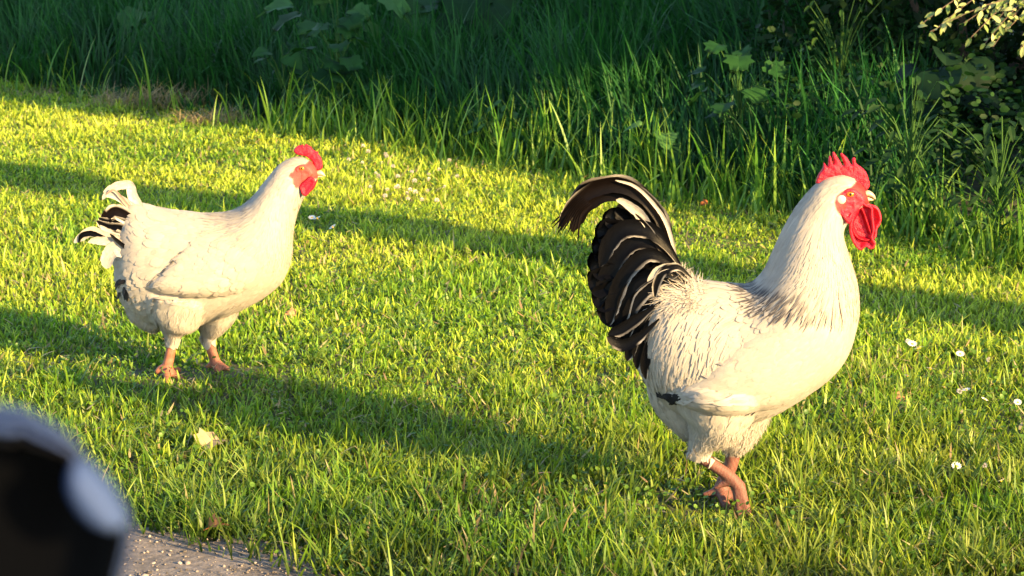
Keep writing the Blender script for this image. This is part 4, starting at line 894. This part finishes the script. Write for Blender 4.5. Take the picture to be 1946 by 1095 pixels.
rs('face_skin', z1([(440, 440), (480, 408), (545, 398), (600, 425), (650, 470), (655, 530), (610, 585), (560, 640), (530, 710), (490, 690), (440, 640), (400, 585), (388, 520), (410, 475)]), -.0285, .0045, 6, M['comb_pale'], spacing=2.6, sub=3, wav=.0012)
rs('cheek_fold', z1([(395, 520), (430, 520), (470, 590), (500, 650), (540, 610), (535, 680), (505, 715), (460, 660), (410, 600)]), -.033, .0035, 3, M['comb'], spacing=2.2, sub=3)
B1.ball('ear_lobe', 1593.5, 374, -.0345, .0085, M['lobe'], sy=.4, sz=.95)
ey = B1.ball('eye', 1610.5, 364, -.0325, .0068, M['eye'], sy=.5, sz=.72); B1.ball('pupil', 1610.8, 364, -.0352, .0026, M['pupil'], ey, sy=.5)
rs('eye_rim', z1([(478, 440), (510, 412), (548, 418), (570, 440), (545, 428), (512, 424)]), -.0355, .0022, 2, M['comb'], spacing=2, sub=3)
B1.beak(z1([(655, 462), (700, 436), (740, 448), (772, 480), (781, 510)]), z1([(655, 500), (700, 490), (740, 500), (765, 518), (780, 520)]), .0085)
B1.beak(z1([(655, 498), (700, 495), (740, 508), (762, 522)]), z1([(650, 530), (690, 538), (730, 534), (762, 528)]), .0070, 'lower_beak')

# ---- the smaller rooster
B2 = Bird('rooster', 'smaller white rooster with short white and black tail, standing farther back at left', 5.12, 370)
st2 = [(243, 392, 216, 445, .022), (262, 388, 222, 515, .058), (300, 397, 238, 575, .088), (350, 403, 285, 612, .104), (400, 408, 352, 622, .110), (435, 405, 412, 605, .110), (460, 394, 478, 577, .105), (478, 380, 530, 540, .095),
       (491, 364, 551, 495, .08), (504, 347, 554, 450, .064), (517, 331, 561, 412, .051), (532, 315, 573, 380, .041), (550, 304, 584, 364, .033), (570, 300, 595, 352, .028), (590, 306, 601, 343, .021), (601, 317, 606, 337, .011)]
thigh2 = [[(345, 560, -.045, .080), (340, 600, -.05, .055), (336, 617, -.05, .030), (335, 630, -.05, .015)], [(395, 560, .035, .080), (400, 600, .035, .058), (396, 626, .035, .034), (389, 642, .035, .016)],
          [(285, 560, 0, .06), (285, 590, 0, .045), (310, 612, -.01, .03)]]
legs2 = [[(335, 630, -.05, .014), (331, 655, -.05, .012), (326, 680, -.052, .012), (322, 692, -.053, .014)],
         [(322, 690, -.053, .012), (326, 700, -.075, .009), (330, 708, -.10, .007), (333, 713, -.12, .003)],
         [(322, 690, -.053, .012), (338, 700, -.06, .009), (352, 708, -.065, .007), (362, 712, -.07, .003)],
         [(322, 690, -.053, .012), (332, 696, -.03, .009), (344, 702, -.01, .006)],
         [(322, 690, -.053, .012), (312, 692, -.055, .010), (303, 698, -.06, .005)],
         [(386, 642, .035, .014), (394, 662, .035, .012), (402, 684, .035, .012), (407, 700, .035, .013)],
         [(406, 696, .035, .012), (412, 706, .02, .009), (420, 716, .01, .006)], [(406, 696, .035, .012), (420, 702, .03, .008), (434, 708, .03, .005)], [(404, 696, .035, .010), (394, 702, .035, .007), (386, 705, .035, .003)]]
z2 = lambda L_: [(520+a/7.82, 260+b/7.82) for a, b in L_]
face2 = z2([(330, 440), (400, 395), (480, 385), (530, 350), (620, 300), (740, 450), (740, 600), (640, 620), (560, 600), (500, 640), (430, 690), (360, 740), (310, 690), (300, 600), (250, 560), (250, 500), (300, 500)])
RED2 = np.array([.46, .045, .04])
def colf2(x, y, V):
    c = np.tile(WHITE*.97, (len(x), 1)); f = soft(face2, x, y, 3); c = c*(1-f[:, None])+RED2*f[:, None]
    leg = np.clip((y-np.where(x < 360, 625, 643))/5, 0, 1); leg[x < 310] *= (y[x < 310] > 670); pk = np.array([.30, .12, .075])*(1-.3*(np.sin(y*1.9)[:, None]*.5+.5)); return c*(1-leg[:, None])+pk*leg[:, None]
B2.make_body(st2, thigh2, legs2, .0034, colf2); x2, y2 = B2.PX(B2.V)
ar2 = [(575, 300, -1, .2), (550, 310, -.8, .6), (520, 335, -.5, .9), (560, 380, -.3, 1), (530, 420, -.4, 1), (500, 380, -.6, .8), (470, 400, -1, .5), (540, 480, -.3, 1), (520, 540, -.9, .6), (480, 480, -1, .5), (430, 590, -1, .2),
       (400, 420, -1, .15), (340, 410, -1, -.1), (280, 400, -.8, -.5), (255, 440, -1, -.2), (300, 460, -1, .1), (350, 480, -1, .4), (250, 500, -.8, .5), (250, 560, -.2, 1), (300, 580, -.3, 1), (340, 610, 0, 1), (400, 630, 0, 1)]
nl2 = (y2 < np.where(x2 < 360, 626, 643)) & (soft(face2, x2, y2, 3) < .4) & (x2 < 598); parts = []
i = B2.pick(nl2 & (x2 < 560), 5200); parts.append(B2.grow(i, .034, .023, .0015, .0008, ar2, WHITE, WHITE, 'broad', jitter=.10))
i = B2.pick(nl2 & (y2 > 560), 1800); parts.append(B2.grow(i, .020, .005, .004, .001, ar2, WHITE, WHITE, 'hair', jitter=.3, seg=5, follow=.8))
i = B2.pick(nl2 & (x2 < 330) & (y2 < 540), 420); parts.append(B2.grow(i, .045, .024, .003, .0015, ar2, WHITE, WHITE, 'broad', jitter=.15))
i = B2.pick(nl2 & (x2 < 300) & (y2 > 500) & (y2 < 590), 350); parts.append(B2.grow(i, .030, .022, .005, .0015, ar2, WHITE, WHITE, 'broad', jitter=.2))
i = B2.pick((x2 > 236) & (x2 < 256) & (y2 > 520) & (y2 < 545), 14); parts.append(B2.grow(i, .022, .012, .008, .006, ar2, BLK*6, BLK*4, 'broad', jitter=.25))
B2.link_f('body_feathers', parts, M['feather'])
parts = []
i = B2.pick(nl2 & (x2 > 470) & (y2 < 470), 2800); parts.append(B2.grow(i, .030+.0002*np.clip(y2[i]-320, 0, 100), .0075, .0022, .0012, ar2, WHITE, WHITE, 'narrow', jitter=.07))
i = B2.pick(nl2 & (x2 > 425) & (x2 < 500) & (y2 < 440), 500); parts.append(B2.grow(i, .045, .007, .003, .002, ar2, WHITE, WHITE, 'narrow', jitter=.1, stripe=((RNG.random(min(500, len(i))) < .3)*.5, (.25, .25, .3))))
B2.link_f('hackle_feathers', parts, M['feather'])
w2 = [(420, 432), (470, 452), (505, 488), (500, 520), (465, 540), (415, 548), (360, 545), (318, 538), (290, 528), (318, 508), (350, 475), (380, 445)]
aw2 = [(450, 440, -.6, 1), (490, 500, -1, .6), (420, 480, -1, .45), (440, 535, -1, .0), (360, 500, -1, .5), (330, 530, -1, .1)]
for sg in (-1, 1):
    wo_, WV, WN, wb = B2.wing(w2, .013, 20, sg); wx, wy = B2.PX(WV); out_ = (WN[:, 1]*sg > .1); parts = []
    def wp(mask, k_): q = np.where(mask & out_)[0]; return RNG.choice(q, size=min(k_, len(q)), replace=True)
    i = wp((wx < 430) & (wx > 350), 50); parts.append(B2.grow(i, .085, .018, .004, .002, aw2, WHITE, WHITE, 'broad', seg=8, jitter=.05, bvh=wb, V=WV, N_=WN))
    i = wp((wx > 325), 550); parts.append(B2.grow(i, .034, .020, .0025, .0025, aw2, WHITE, WHITE, 'broad', jitter=.10, bvh=wb, V=WV, N_=WN))
    B2.link_f('wing_feathers', parts, M['feather'], wo_)
rt = []
def rb(*a, **k): rt.append(B2.ribbon(*a, **k))
W2 = WHITE*1.02
for k_, (pts, w_, cc, ce, ed) in enumerate([
    ([(300, 430), (275, 405), (262, 375), (245, 355), (222, 350), (202, 362)], (14, 24, 24, 22, 20, 14), W2, W2, .2),
    ([(300, 435), (272, 408), (250, 388), (228, 376), (205, 370), (196, 378)], (14, 22, 20, 16, 13, 8), W2*.95, W2, .2),
    ([(295, 440), (268, 410), (240, 385), (220, 362), (206, 366)], (8, 10, 9, 7, 5), np.array([.35, .2, .16]), W2, .15),
    ([(290, 440), (262, 418), (240, 400), (222, 398), (212, 412), (210, 428)], (14, 26, 26, 24, 18, 10), BR*1.5, W2, .16),
    ([(285, 450), (258, 432), (235, 420), (215, 418), (198, 408)], (14, 24, 24, 22, 12), BLK*1.5, W2, .1),
    ([(285, 455), (255, 442), (232, 432), (212, 428), (192, 418)], (12, 22, 20, 18, 10), BLK, W2, .1),
    ([(285, 462), (252, 450), (228, 442), (210, 430), (198, 425)], (12, 18, 16, 14, 8), W2, BLK, .3),
    ([(280, 462), (248, 452), (215, 440), (185, 434), (165, 440), (150, 456)], (12, 20, 24, 24, 20, 12), W2*.95, W2*.95, .2),
    ([(270, 462), (240, 455), (212, 446), (185, 438), (165, 441), (153, 453)], (5, 7, 8, 9, 8, 5), BLK, BLK*3, .1),
    ([(280, 470), (245, 458), (218, 455), (195, 450), (175, 452)], (12, 22, 22, 18, 8), W2*.9, W2*.9, .2),
    ([(280, 480), (250, 470), (225, 470), (208, 490), (202, 502)], (12, 30, 36, 30, 16), W2*.95, W2*.95, .2),
    ([(278, 470), (252, 462), (232, 448), (218, 436)], (5, 7, 6, 4), BLK, BLK*2, .1)]):
    rb(pts, [q_*(1.15 if cc[0] < .1 else .8) for q_ in w_], -.012-.0035*k_-(.018 if k_ > 2 else 0), cc, ce, edge=ed, both=True, tilt=-.15, tip=.8)
B2.link_f('tail_feathers', rt, M['dark_feather'])
B2.slab('comb', z2([(300, 225), (298, 195), (330, 155), (365, 130), (400, 125), (430, 112), (455, 135), (480, 105), (520, 130), (560, 150), (575, 185), (625, 215), (665, 225), (665, 260), (700, 300), (725, 380), (728, 450), (700, 490), (640, 500), (600, 470), (590, 400), (545, 340), (480, 295), (420, 280), (385, 275), (340, 265)]), 0, .006, 3.5, M['comb'], spacing=2, sub=2, wav=.0012)
B2.slab('wattle', z2([(560, 560), (620, 590), (640, 660), (600, 740), (545, 810), (500, 850), (450, 835), (420, 780), (400, 720), (440, 660), (500, 610)]), -.0325, .0045, 3, M['comb'], spacing=1.8, bowl=.004, sub=3)
B2.slab('wattle', z2([(590, 560), (640, 600), (640, 680), (590, 780), (530, 830), (500, 760), (540, 650)]), .010, .004, 3, M['comb'], spacing=1.8, sub=3)
B2.slab('face_skin', z2([(335, 445), (400, 400), (480, 390), (555, 425), (600, 490), (600, 540), (540, 590), (470, 650), (390, 690), (330, 690), (310, 620), (345, 540)]), -.0265, .0038, 5, colmat('pale_face', (.50, .06, .05), .55, nscale=120, namt=.2, bump=.5, bscale=500, spec=.3), spacing=2.2, sub=3, wav=.001)
B2.slab('ear_lobe', z2([(250, 500), (290, 530), (320, 600), (310, 690), (270, 650), (248, 570)]), -.029, .003, 2, M['comb'], spacing=1.6, sub=3)
ey = B2.ball('eye', 575.5, 316.5, -.0305, .0058, M['eye'], sy=.5, sz=.75); B2.ball('pupil', 576, 316.5, -.0330, .0022, M['pupil'], ey, sy=.5)
B2.beak(z2([(620, 520), (690, 495), (740, 530), (772, 580)]), z2([(620, 570), (680, 575), (730, 585), (768, 590)]), .008)
B2.beak(z2([(620, 575), (670, 578), (710, 585), (735, 592)]), z2([(610, 600), (660, 605), (700, 600), (735, 595)]), .0065, 'lower_beak')

# ------------------------------------------------------------------ the car's door mirror, close to the lens
def mirror():
    Ym = .42; g = lambda px, py, y=Ym: px2w(px, py, y)
    out = [(-1500, 1000), (-1300, 850), (-800, 775), (-300, 755), (0, 768), (80, 792), (140, 832), (168, 872), (206, 915), (236, 955), (251, 1000), (250, 1040), (238, 1090), (215, 1170), (170, 1300), (60, 1600), (-150, 1850), (-700, 1950), (-1300, 1850), (-1500, 1500)]
    C_ = np.array(smooth_outline(out, 5)); n_ = len(C_); ctr = C_.mean(0)
    c0 = g(*ctr); root = tag(empty('car_mirror', c0[:]), 'blurred black car door mirror with shiny rim close to the camera at lower left', 'car mirror')
    T = np.roll(C_, -1, 0)-np.roll(C_, 1, 0); T /= np.linalg.norm(T, axis=1)[:, None]; Nn = np.stack([-T[:, 1], T[:, 0]], -1); 
    if ((ctr-C_)*Nn).sum() < 0: Nn = -Nn
    sc_in = 1-.68*np.clip(-Nn[:, 0]*1.4-.35, 0, 1)
    def ring(rows, name, mat, cap=False):
        V = []; F = []
        for (inset, y) in rows:
            for q in C_+Nn*(inset*sc_in)[:, None]: V.append((g(q[0], q[1], Ym+y)-c0)[:])
        k = len(rows)
        for i in range(k-1):
            for j in range(n_): F.append([i*n_+j, i*n_+(j+1) % n_, (i+1)*n_+(j+1) % n_, (i+1)*n_+j])
        me = bpy.data.meshes.new(name); me.from_pydata(V, [], F+([list(range((k-1)*n_, k*n_))] if cap else [])); me.update(); return link(name, me, mat, root)
    ring([(60, .09), (20, .07), (4, .04), (0, .02), (3, .008), (12, .002), (22, .000), (25, .004), (34, .004), (37, -.001), (50, -.003), (58, .001)], 'housing', M['shell'])
    ring([(56, .000), (62, -.003), (70, -.004), (78, -.002), (80, .004)], 'rim', M['black_paint'])
    ring([(74, .004), (100, .006)], 'glass', M['black_paint'], cap=True)
    ring([(60, .09), (200, .11), (420, .12)], 'back_cover', M['shell'], cap=True)
    # bright trim at the outer corner
    tr_ = smooth_outline([(146, 870), (166, 872), (200, 905), (234, 953), (244, 985), (218, 998), (180, 984), (150, 950), (134, 910)], 4)
    def fn(x, y, d):
        q = np.clip(d/30, 0, 1); B0 = np.array([(g(a, b_)-c0)[:] for a, b_ in zip(x, y)]); f_ = B0.copy(); k_ = B0.copy(); f_[:, 1] += -.004-.004*np.sqrt(1-(1-q)**2); k_[:, 1] += .004; return f_, k_
    link('chrome_trim', inflate(tr_, 8, fn), M['chrome'], root)
    # arm down to the door below the window
    b = bmesh.new(); pts = [(g(-600, 1750)+Vector((0, .05, 0))-c0), (g(-700, 2400)+Vector((0, .03, 0))-c0), (g(-900, 3200)-c0)]
    st = tube_arrays(pts, (.03, .028, .035), (0, 0, 0), 12); link('arm', npmesh('arm', *st), M['black_paint'], root); b.free()
mirror()
